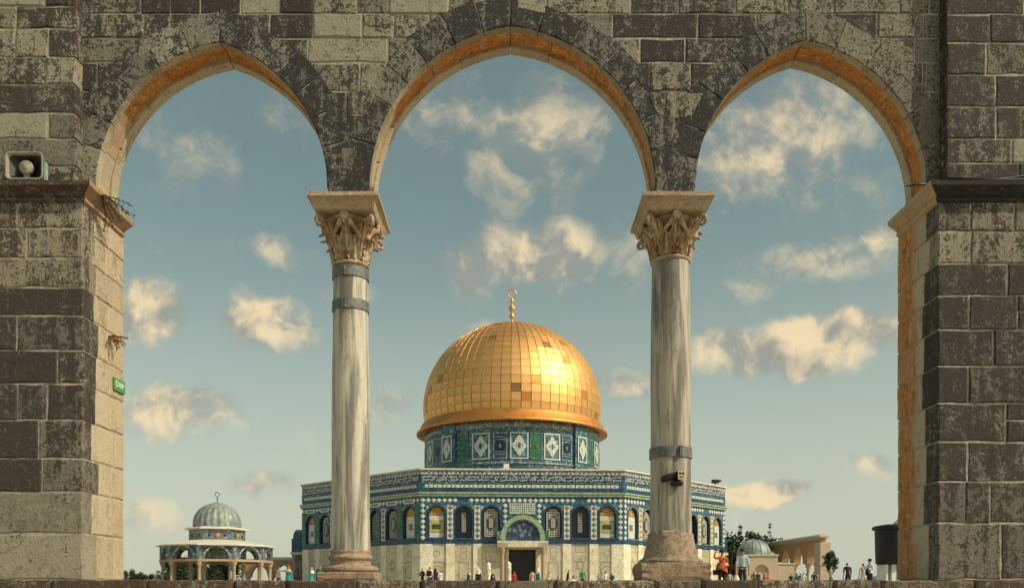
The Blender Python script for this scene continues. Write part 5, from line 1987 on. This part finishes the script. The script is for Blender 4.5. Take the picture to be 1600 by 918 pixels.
# ------------------------------------------------------------------ trees
def tree(name, label, px, Y, h, wd, kind, seed, group='trees behind the buildings', zb=G):
    rn = random.Random(seed)
    t = thing(name, label, 'tree' if h > 2 else 'shrub', (at(px, HOR, Y).x, Y, zb), 0, group)
    tr = MB()
    th_ = h * (0.35 if kind == 'round' else 0.12)
    tr.tube([(0, 0, 0), (0.03 * h * rn.uniform(-1, 1), 0, th_), (0, 0, h * 0.7)], [h * 0.035, h * 0.026, h * 0.008], 8)
    cl = []
    nb = 44 if kind != 'cyp' else 30
    low_ = kind == 'bush'
    for i in range(nb):
        if kind != 'cyp':
            a, e = rn.uniform(0, 6.28), rn.uniform(-0.35, 1.0)
            rr_ = rn.uniform(0.45, 1.0)
            p = Vector((math.cos(a) * math.cos(e) * wd / 2 * rr_, math.sin(a) * math.cos(e) * wd / 2 * rr_, h * (0.5 if low_ else 0.62) + math.sin(e if not low_ else e * 1.5 - 0.5) * h * (0.44 if low_ else 0.34) * rr_))
            tr.tube([(0, 0, th_ * rn.uniform(0.8, 1.3)), p * 0.5 + Vector((0, 0, th_ * 0.4)), p], [h * 0.014, h * 0.009, h * 0.003], 5)
            cl.append((p, wd * rn.uniform(0.10, 0.19)))
        else:
            z = rn.uniform(0.10, 1.0)
            a = rn.uniform(0, 6.28)
            rr_ = wd / 2 * (1 - z) ** 0.6 * rn.uniform(0.3, 0.95) + 0.02
            p = Vector((math.cos(a) * rr_, math.sin(a) * rr_, z * h * 0.97))
            cl.append((p, wd * rn.uniform(0.14, 0.24)))
    tr.build('trunk', M_BARK, t)
    cr = MB()
    for (p, s) in cl:
        for i in range(110):
            d = Vector((rn.gauss(0, 1), rn.gauss(0, 1), rn.gauss(0, 0.8)))
            d = d.normalized() * s * rn.random() ** 0.4
            q = p + d
            q.z = max(q.z, 0.06)
            u = Vector((rn.uniform(-1, 1), rn.uniform(-1, 1), rn.uniform(-1, 1))).normalized()
            w_ = u.cross(Vector((rn.uniform(-1, 1), rn.uniform(-1, 1), rn.uniform(-1, 1)))).normalized()
            L = s * rn.uniform(0.16, 0.30)
            cr.add([q - u * L, q + w_ * L * 0.45, q + u * L, q - w_ * L * 0.45], [(0, 1, 2, 3)])
    cr.build('crown', M_LEAF if kind != 'cyp' else M_CYP, t, fix=False)
    return t


tree('broadleaf_tree', 'dense dark tree between the shrine and the small domed building', 1156, 122, 9.0, 8.5, 'bush', 1)
tree('broadleaf_tree', 'low dark tree behind the small building, touching its left wall', 1143, 119, 6.6, 4.2, 'bush', 12)
tree('broadleaf_tree', 'dark tree showing over the right flank of the small dome', 1192, 128, 9.4, 6.5, 'bush', 2)
tree('cypress_tree', 'slim cypress top left of the small grey dome', 1157, 128, 9.6, 1.4, 'cyp', 3)
tree('cypress_tree', 'slim cypress top right of the small grey dome', 1203, 130, 10.0, 1.3, 'cyp', 4)
tree('broadleaf_tree', 'small tree at the near end of the right arcade', 1297, 100, 5.0, 1.7, 'round', 5)
tree('broadleaf_tree', 'dark bushy tree seen through the left bays of the pavilion', 283, 104, 4.6, 5.2, 'bush', 6)
tree('broadleaf_tree', 'bushy tree seen through the middle bays of the pavilion', 303, 106, 4.4, 3.4, 'bush', 16)
tree('cypress_tree', 'green conical shrub seen through the central pavilion bay', 332, 97, 3.6, 1.7, 'cyp', 7)
tree('broadleaf_tree', 'dark tree seen through the right bays of the pavilion', 350, 108, 4.6, 4.6, 'bush', 17)
for i, (q, hh_, lab) in enumerate(((203, 2.35, 'tallest of the dark shrubs beside the left pier'), (216, 1.9, 'middle of the dark shrubs left of the pavilion'), (231, 1.75, 'rightmost of the dark shrubs, nearest to the pavilion'))):
    tree('shrub', lab, q, 80, hh_, 1.4, 'bush', 20 + i, 'shrubs left of the pavilion')
hl = MB()
hv, hf = [], []
for i in range(61):
    xx_ = -900 + i * 45
    hv += [(xx_, 1600, -1.9), (xx_, 1600, 14 + 13 * math.sin(i * 0.37) + 7 * math.sin(i * 0.91 + 1)), (xx_, 2000, -1.9)]
for i in range(60):
    hf += [(i * 3, i * 3 + 3, i * 3 + 4, i * 3 + 1), (i * 3 + 1, i * 3 + 4, i * 3 + 5, i * 3 + 2)]
hl.add(hv, hf)
tag(hl.build('hills', M_HILL), kind='structure')

# ------------------------------------------------------------------ people
SKIN = simple('skin', (0.42, 0.24, 0.15), 0.6, 0, 0.1)
HAIR = simple('dark_hair', (0.015, 0.012, 0.010), 0.6)
CL = {}


def cloth(c):
    if c not in CL:
        cols = dict(black=(0.012, 0.012, 0.014), white=(0.72, 0.70, 0.64), navy=(0.012, 0.02, 0.045), teal=(0.03, 0.27, 0.25), green=(0.02, 0.22, 0.12), red=(0.45, 0.03, 0.035),
                    orange=(0.50, 0.11, 0.03), blue=(0.42, 0.55, 0.66), cream=(0.55, 0.50, 0.38), salmon=(0.65, 0.22, 0.17), grey=(0.20, 0.20, 0.20), brown=(0.20, 0.10, 0.06), stripe=(0.42, 0.42, 0.34), dgreen=(0.02, 0.12, 0.09), peach=(0.60, 0.32, 0.20))
        if c == 'stripe':
            m, t = new_mat('striped_cloth')
            P = t.n('ShaderNodeTexCoord').outputs['Object']
            wv = t.n('ShaderNodeTexWave', {'Vector': P, 'Scale': 9.0})
            finish(t, t.mix(t.mr(wv.outputs[0], 0.45, 0.55), (0.50, 0.48, 0.38), (0.30, 0.33, 0.28)), 0.9)
            CL[c] = m
        else:
            CL[c] = simple('cloth_' + c, cols[c], 0.85, 0, 0.15, 9)
    return CL[c]


def body_mesh(pose):
    """one continuous skinned figure, 1.70 m, looking along -Y; slots: skin, top, bottom, hair, shoes"""
    J, E = {}, []

    def j(n, p, r):
        J[n] = (Vector(p), r if hasattr(r, '__len__') else (r, r))

    def e(a, b, zone):
        E.append((a, b, zone))
    sit = pose == 'sit'
    dz = -0.80 if sit else 0.0
    lean = 0.10 if pose in ('walk', 'reach') else 0.0
    j('pelvis', (0, 0, 0.96 + dz), (0.150, 0.115))
    j('waist', (0, -lean * 0.3, 1.10 + dz), (0.128, 0.098))
    j('chest', (0, -lean * 0.7, 1.30 + dz), (0.162, 0.112))
    j('collar', (0, -lean, 1.43 + dz), (0.10, 0.075))
    j('neck', (0, -lean - 0.01, 1.50 + dz), 0.052)
    j('jaw', (0, -lean - 0.030, 1.555 + dz), (0.062, 0.070))
    j('skull', (0, -lean - 0.015, 1.62 + dz), (0.074, 0.090))
    j('crown', (0, -lean - 0.005, 1.672 + dz), (0.050, 0.060))
    for a, b, zn in (('pelvis', 'waist', 1), ('waist', 'chest', 1), ('chest', 'collar', 1), ('collar', 'neck', 0), ('neck', 'jaw', 0), ('jaw', 'skull', 0), ('skull', 'crown', 3)):
        e(a, b, zn)
    for s, nm in ((-1, 'l'), (1, 'r')):
        sh = Vector((s * 0.175, -lean, 1.395 + dz))
        if pose == 'raise' and s < 0:
            el, wr, ha = sh + Vector((-0.17, -0.06, 0.02)), sh + Vector((-0.11, -0.06, 0.26)), sh + Vector((-0.03, -0.07, 0.31))
        elif pose == 'raise' and s > 0:
            el, wr, ha = sh + Vector((0.08, 0.0, -0.25)), sh + Vector((0.00, -0.20, -0.30)), sh + Vector((-0.07, -0.26, -0.29))
        elif pose == 'reach' and s < 0:
            el, wr, ha = sh + Vector((-0.24, -0.05, -0.04)), sh + Vector((-0.46, -0.06, 0.02)), sh + Vector((-0.54, -0.06, 0.03))
        elif pose == 'phone':
            el, wr, ha = sh + Vector((s * 0.05, 0.0, -0.27)), sh + Vector((-s * 0.04, -0.22, -0.16)), sh + Vector((-s * 0.09, -0.26, -0.11))
        elif sit:
            el, wr, ha = sh + Vector((s * 0.07, -0.10, -0.25)), sh + Vector((s * 0.0, -0.32, -0.22)), sh + Vector((-s * 0.03, -0.40, -0.22))
        else:
            sw = 0.10 * s if pose == 'walk' else 0.0
            el, wr, ha = sh + Vector((s * 0.055, 0.02 + sw * 0.6, -0.28)), sh + Vector((s * 0.07, -0.04 + sw, -0.52)), sh + Vector((s * 0.07, -0.065 + sw * 1.1, -0.60))
        j('sh' + nm, sh, 0.062)
        j('el' + nm, el, 0.043)
        j('wr' + nm, wr, 0.029)
        j('ha' + nm, ha, (0.036, 0.024))
        e('collar', 'sh' + nm, 1)
        e('sh' + nm, 'el' + nm, 1)
        e('el' + nm, 'wr' + nm, 5)
        e('wr' + nm, 'ha' + nm, 0)
        dirn = (ha - wr).normalized()
        side = dirn.cross(Vector((0, 1, 0.2))).normalized()
        for q, (off, ln) in enumerate(((-0.026, 0.062), (-0.009, 0.074), (0.009, 0.070), (0.026, 0.054))):
            j('f%d%s' % (q, nm), ha + side * off + dirn * (0.02 + ln * 0.5) + Vector((0, -0.012, 0)), 0.0095)
            j('g%d%s' % (q, nm), ha + side * off * 1.1 + dirn * (0.02 + ln) + Vector((0, -0.030, 0)), 0.008)
            e('ha' + nm, 'f%d%s' % (q, nm), 0)
            e('f%d%s' % (q, nm), 'g%d%s' % (q, nm), 0)
        j('t' + nm, wr.lerp(ha, 0.6) + side * -0.045 * s + dirn * 0.03 + Vector((0, -0.02, 0)), 0.0105)
        e('ha' + nm, 't' + nm, 0)
        hp = Vector((s * 0.085, 0, 0.90 + dz))
        if sit:
            kn, an, to = Vector((s * 0.15, -0.42, 0.36)), Vector((s * 0.12, -0.62, 0.07)), Vector((s * 0.13, -0.80, 0.05))
        elif pose == 'walk':
            kn, an, to = Vector((s * 0.09, -0.10 if s > 0 else 0.02, 0.50)), Vector((s * 0.09, -0.16 if s > 0 else 0.26, 0.09 if s > 0 else 0.13)), Vector((s * 0.10, -0.33 if s > 0 else 0.13, 0.045))
        else:
            kn, an, to = Vector((s * 0.10, -0.02, 0.50)), Vector((s * 0.105, 0.02, 0.09)), Vector((s * 0.12, -0.15, 0.042))
        j('hp' + nm, hp, 0.092)
        j('kn' + nm, kn, 0.062)
        j('an' + nm, an, 0.042)
        j('to' + nm, to, (0.042, 0.036))
        e('pelvis', 'hp' + nm, 2)
        e('hp' + nm, 'kn' + nm, 2)
        e('kn' + nm, 'an' + nm, 2)
        e('an' + nm, 'to' + nm, 4)
    j('nose', (0, J['jaw'][0].y - 0.088, J['jaw'][0].z + 0.045), 0.012)
    e('jaw', 'nose', 0)
    names = list(J)
    me = bpy.data.meshes.new('body')
    me.from_pydata([J[n][0] for n in names], [(names.index(a), names.index(b)) for a, b, z in E], [])
    ob = bpy.data.objects.new('body', me)
    C.objects.link(ob)
    md = ob.modifiers.new('s', 'SKIN')
    md.use_smooth_shade = True
    md.branch_smoothing = 0.4
    for i, n in enumerate(names):
        me.skin_vertices[0].data[i].radius = J[n][1]
        me.skin_vertices[0].data[i].use_root = (n == 'pelvis')
    sub = ob.modifiers.new('u', 'SUBSURF')
    sub.levels = sub.render_levels = 1
    bpy.context.view_layer.update()
    out = bpy.data.meshes.new_from_object(ob.evaluated_get(bpy.context.evaluated_depsgraph_get()))
    bpy.data.objects.remove(ob)
    out.materials.clear()
    for m in (SKIN, cloth('white'), cloth('navy'), HAIR, cloth('black'), SKIN):
        out.materials.append(m)
    segs = [(J[a][0], J[b][0], z) for a, b, z in E]
    sk = J['skull'][0]
    idx = []
    for p in out.polygons:
        c = p.center
        best, bz = 9, 0
        for a, b, z in segs:
            ab = b - a
            t = max(0, min(1, (c - a).dot(ab) / ab.length_squared))
            d = (c - a - ab * t).length
            if d < best:
                best, bz = d, z
        if bz in (0, 3) and c.z > sk.z - 0.06 and abs(c.x) < 0.12 and (c - sk).length < 0.16:
            bz = 3 if (c.z > sk.z + 0.028 or c.y > sk.y + 0.012) else 0
        elif bz == 3:
            bz = 0
        idx.append(bz)
    out.polygons.foreach_set('material_index', idx)
    out.polygons.foreach_set('use_smooth', [True] * len(out.polygons))
    return out, {n: J[n][0] for n in names}


POSES = {p: body_mesh(p) for p in ('stand', 'walk', 'raise', 'reach', 'sit', 'phone')}
SCARF_ME, ROBE_ME = {}, {}


def robe_mesh(z0, z1, r0, r1):
    mb = MB()
    n = 20
    v = []
    rows = 7
    for i in range(rows):
        s = i / (rows - 1)
        for k in range(n):
            a = 2 * math.pi * k / n
            rr_ = r0 + (r1 - r0) * s ** 0.8 + 0.014 * math.sin(a * 6 + 1) * s
            v.append((rr_ * math.cos(a) * 1.12, rr_ * math.sin(a) * 0.85, z0 + (z1 - z0) * s))
    f = [(i * n + k, i * n + (k + 1) % n, (i + 1) * n + (k + 1) % n, (i + 1) * n + k) for i in range(rows - 1) for k in range(n)]
    mb.add(v, f, 0, True)
    return mb


def person(label, px, py, pose='stand', top='white', bottom='navy', ang=0, sleeves=False, hair=None, robe=None, scarf=None, hat=None, pack=None, bag=None, hgt=1.70, group='visitors on the terrace'):
    me, J = POSES[pose]
    sc = hgt / 1.70
    ztop = G + (0.92 if pose == 'sit' else hgt + 0.02)
    Y = ztop * F / (HOR - py)
    o = put('person', me, None, (at(px, HOR, Y).x, Y, G), R(ang))
    o.scale = (sc, sc, sc)
    tag(o, label, 'person', group)
    for i, m in ((1, cloth(top)), (2, cloth(bottom)), (3, cloth(hair) if hair else HAIR), (5, cloth(top) if sleeves else SKIN)):
        o.material_slots[i].link = 'OBJECT'
        o.material_slots[i].material = m
    hc = J['skull']
    if robe:
        z0 = 1.18 if pose != 'sit' else 0.38
        robe_mesh(z0, 0.10, 0.135, 0.27).build('robe', cloth(robe), o)
        robe_mesh(z0 + 0.26, z0 - 0.02, 0.12, 0.165).build('bodice', cloth(robe), o, (0, J['chest'].y * 0.8, 0))
    if scarf:
        mb = MB()
        bm = bmesh.new()
        bmesh.ops.create_uvsphere(bm, u_segments=18, v_segments=12, radius=1.0)
        for vv in list(bm.verts):
            if vv.co.y < -0.72 and -0.75 < vv.co.z < 0.55:
                bm.verts.remove(vv)
        for vv in bm.verts:
            low_ = vv.co.z < -0.2
            vv.co = Vector((vv.co.x * (0.125 if low_ else 0.108), vv.co.y * (0.13 if low_ else 0.125), vv.co.z * 0.135)) + hc + Vector((0, 0.005, -0.02))
        mb.frombm(bm, smooth=True)
        mb.build('headscarf', cloth(scarf), o)
        robe_mesh(hc.z - 0.08, hc.z - 0.30, 0.075, 0.19).build('scarf_drape', cloth(scarf), o, (0, J['collar'].y, 0))
    if hat == 'cap':
        mb = MB()
        mb.lathe([(0.100, 0.0), (0.103, 0.03), (0.092, 0.075), (0.055, 0.105), (0.01, 0.115)], 18, mat=Matrix.Translation(hc + Vector((0, 0.008, 0.012))))
        mb.lathe([(0.005, 0.012), (0.09, 0.008), (0.098, 0.0), (0.09, -0.004), (0.005, 0.0)], 16, mat=Matrix.Translation(hc + Vector((0, -0.095, 0.022))) @ Matrix.Diagonal((0.95, 1.0, 1, 1)))
        mb.build('cap', cloth('black'), o)
    elif hat:
        mb = MB().lathe([(0.19, 0.0), (0.18, 0.012), (0.108, 0.022), (0.104, 0.07), (0.085, 0.11), (0.01, 0.118)], 20, mat=Matrix.Translation(hc + Vector((0, 0.005, 0.022))))
        mb.build('hat', cloth(hat), o)
    if pack:
        MB().bbox(-0.15, 0.15, 0.10, 0.25, J['waist'].z - 0.05, J['collar'].z - 0.02, 0.05).build('backpack', cloth(pack), o)
        for s in (-1, 1):
            MB().tube([(s * 0.10, 0.12, J['collar'].z - 0.03), (s * 0.10, 0.0, J['collar'].z + 0.045), (s * 0.11, -0.11, J['chest'].z + 0.03), (s * 0.13, -0.09, J['waist'].z + 0.05), (s * 0.12, 0.11, J['waist'].z)], 0.016, 5).build('strap', cloth(pack), o)
    if bag:
        col, s = bag
        h_ = J['ha' + ('r' if s > 0 else 'l')]
        mb = MB()
        mb.lathe([(0.03, 0.0), (0.07, -0.06), (0.12, -0.16), (0.13, -0.30), (0.10, -0.36), (0.02, -0.37)], 14, mat=Matrix.Translation(h_ + Vector((0, 0, -0.04))) @ Matrix.Diagonal((1, 0.55, 1, 1)))
        b_ = mb.build('hand_bag', cloth(col), o)
        MB().tube([h_ + Vector((-0.03, 0, -0.06)), h_ + Vector((0, 0, 0.02)), h_ + Vector((0.03, 0, -0.06))], 0.010, 5).build('handle', cloth(col), b_)
    return o


# the two nearest visitors
W_ = person('person in an orange tunic raising one hand to the black hat', 1128, 858.5, 'raise', 'orange', 'black', 8, True)
mb = MB()
rows_, n = 6, 22
v = []
for i in range(rows_):
    s = i / (rows_ - 1)
    for k in range(n):
        a = 2 * math.pi * k / n
        rr_ = 0.165 + 0.05 * s + 0.010 * math.sin(5 * a) * s
        v.append((rr_ * math.cos(a) * 1.15, rr_ * math.sin(a) * 0.80, 1.22 - s * (0.42 + 0.16 * math.cos(a - 0.9))))
mb.add(v, [(i * n + k, i * n + (k + 1) % n, (i + 1) * n + (k + 1) % n, (i + 1) * n + k) for i in range(rows_ - 1) for k in range(n)], 0, True)
mb.build('tunic', cloth('orange'), W_)
MB().lathe([(0.125, 0.0), (0.118, 0.02), (0.105, 0.08), (0.085, 0.13), (0.01, 0.142)], 18, mat=Matrix.Translation(POSES['raise'][1]['skull'] + Vector((0, 0.01, 0.0)))).build('hat', cloth('black'), W_)
MB().bbox(-0.36, -0.20, -0.06, 0.08, 0.74, 0.94, 0.03).build('hip_bag', cloth('black'), W_)
MB().tube([(-0.27, 0.0, 0.93), (-0.17, -0.14, 1.15), (0.05, -0.125, 1.38), (0.13, 0.0, 1.44)], 0.012, 5).build('bag_strap', cloth('black'), W_)
MB().bbox(0.02, 0.12, -0.30, -0.27, 1.10, 1.22, 0.008).build('paper', cloth('white'), W_)
X_ = person('person in a light blue shirt and dark cap carrying a white bag', 1160, 857, 'walk', 'blue', 'navy', -12, False, 'grey', hat='cap', bag=('white', -1), hgt=1.74)
MB().lathe([(0.158, -0.02), (0.158, 0.02)], 20, mat=Matrix.Translation((0, -0.01, 1.02)) @ Matrix.Diagonal((1, 0.76, 1, 1)), cap=False).build('belt', cloth('black'), X_)

VIS = [
    ('person in cream top and red skirt beside the pavilion', 435.5, 884, 'stand', 'cream', 'red', 150, dict(sleeves=True, robe=None, hair='brown')),
    ('person in a teal robe stretching one arm out beside the pavilion', 451, 883, 'reach', 'teal', 'teal', 10, dict(sleeves=True, robe='teal', scarf='peach', pack='navy')),
    ('person in teal robe and white scarf near the left column base', 486, 886, 'walk', 'teal', 'teal', 60, dict(sleeves=True, robe='teal', scarf='white')),
    ('person in dark green with a red brown cap beside the left column base', 500, 881, 'stand', 'dgreen', 'black', 180, dict(sleeves=True, hair='red', robe='dgreen')),
    ('person in black leaning, leftmost of the group by the marble panels', 660, 886, 'phone', 'black', 'black', -40, dict(sleeves=True)),
    ('person in a white shirt with a black backpack seen from behind', 671, 883.5, 'stand', 'white', 'black', 175, dict(pack='black')),
    ('person in long black robe right of the white shirt with backpack', 680, 887, 'stand', 'black', 'black', 200, dict(sleeves=True, robe='black', scarf='black')),
    ('person in white crouching at the right end of the left group', 688.5, 889, 'phone', 'white', 'cream', 40, dict(sleeves=True, hgt=1.45)),
    ('person in black with a pale bag under the second dark window', 731, 889.5, 'walk', 'black', 'black', 70, dict(sleeves=True, scarf='cream', bag=('white', -1))),
    ('person with white headscarf and black robe left of the bollards', 747.5, 888, 'stand', 'black', 'black', 160, dict(sleeves=True, robe='black', scarf='white')),
    ('person in black sitting on the ground between the bollards', 770, 896, 'sit', 'black', 'black', 20, dict(sleeves=True, scarf='black')),
    ('person in red standing in front of the dark doorway', 803.5, 892, 'stand', 'red', 'black', 30, dict(sleeves=True, scarf='red')),
    ('person in a peach top at the right door jamb', 832, 889, 'stand', 'peach', 'cream', 200, dict(sleeves=True)),
    ('person in pale teal robe and white scarf at the right portal column', 840.5, 887, 'stand', 'teal', 'cream', 120, dict(sleeves=True, robe='teal', scarf='white')),
    ('person in a white shirt right of the portal column', 857, 892, 'walk', 'white', 'cream', 140, dict()),
    ('person in black sitting below the right lattice window', 872, 897, 'sit', 'black', 'black', -10, dict(sleeves=True)),
    ('tall person in black under the right dark window', 886, 888, 'walk', 'black', 'black', 80, dict(sleeves=True, bag=('black', -1))),
    ('person in white sitting right of the person in black', 896, 896.5, 'sit', 'white', 'grey', 60, dict(sleeves=True)),
    ('person in a bright green top facing the shrine', 910, 888, 'stand', 'green', 'black', 180, dict()),
    ('person in grey pushing along at the right of the front side', 935, 894, 'phone', 'grey', 'black', 70, dict(sleeves=True, hgt=1.6)),
    ('person in white top and black trousers near the front corner of the shrine', 946, 891, 'stand', 'white', 'black', 190, dict()),
    ('person in dark green beside the front right corner of the shrine', 956, 893, 'phone', 'dgreen', 'black', -60, dict(sleeves=True, pack='teal')),
    ('person in a teal top at the foot of the right column', 1105.5, 894, 'sit', 'teal', 'navy', 0, dict(sleeves=True)),
    ('person in cream between the orange tunic and the blue shirt', 1140, 892.5, 'stand', 'cream', 'brown', 170, dict(sleeves=True)),
    ('small dark figure just left of the white bag', 1148.5, 896.5, 'walk', 'brown', 'black', 100, dict(sleeves=True)),
    ('left person of the dark pair by the small domed building', 1178, 891, 'stand', 'brown', 'black', 160, dict(sleeves=True)),
    ('right person of the dark pair by the small domed building', 1184.5, 891, 'stand', 'navy', 'black', -150, dict(sleeves=True, bag=('black', 1))),
    ('left person of the pair in salmon robes', 1195.5, 894.5, 'stand', 'salmon', 'salmon', 150, dict(sleeves=True, robe='salmon', scarf='salmon')),
    ('right person of the pair in salmon robes', 1201, 894, 'stand', 'salmon', 'salmon', 200, dict(sleeves=True, robe='salmon', scarf='salmon')),
    ('person in black at the left edge of the group by the right arcade', 1236, 895, 'stand', 'black', 'black', 150, dict(sleeves=True)),
    ('person in teal, left in the group by the right arcade', 1245, 894.5, 'stand', 'teal', 'teal', 130, dict(sleeves=True, robe='teal', scarf='teal')),
    ('person with a pale hat in the middle of the group by the right arcade', 1251, 893.5, 'stand', 'black', 'black', 190, dict(sleeves=True, hat='white')),
    ('person with a cream sun hat in the group by the right arcade', 1255.5, 893, 'stand', 'white', 'cream', 170, dict(sleeves=True, hat='cream')),
    ('person in green at the right of the group by the right arcade', 1260.5, 895, 'stand', 'green', 'green', 210, dict(sleeves=True, robe='green', scarf='green')),
    ('person in navy alone at the near end of the right arcade', 1271.5, 892, 'stand', 'navy', 'navy', 180, dict()),
    ('person behind the near pier of the right arcade', 1277, 893, 'stand', 'grey', 'navy', 180, dict()),
    ('person in a black shirt walking away right of the far arcade', 1325, 877, 'walk', 'black', 'black', 180, dict()),
    ('person in a striped beige shirt left of the black tank', 1349, 878, 'stand', 'stripe', 'cream', 185, dict(sleeves=True)),
    ('person in white with a black cap holding a bag by the black tank', 1359.5, 872.5, 'phone', 'white', 'navy', -70, dict(sleeves=True, hat='cap', bag=('black', 1))),
    ('person in pale clothes with dark hair just right of the far arcade', 1298, 883, 'stand', 'cream', 'grey', 90, dict(sleeves=True)),
]
for (lab, px, py, pose, top, bot_, ang, kw) in VIS:
    person(lab, px, py, pose, top, bot_, ang, **kw)
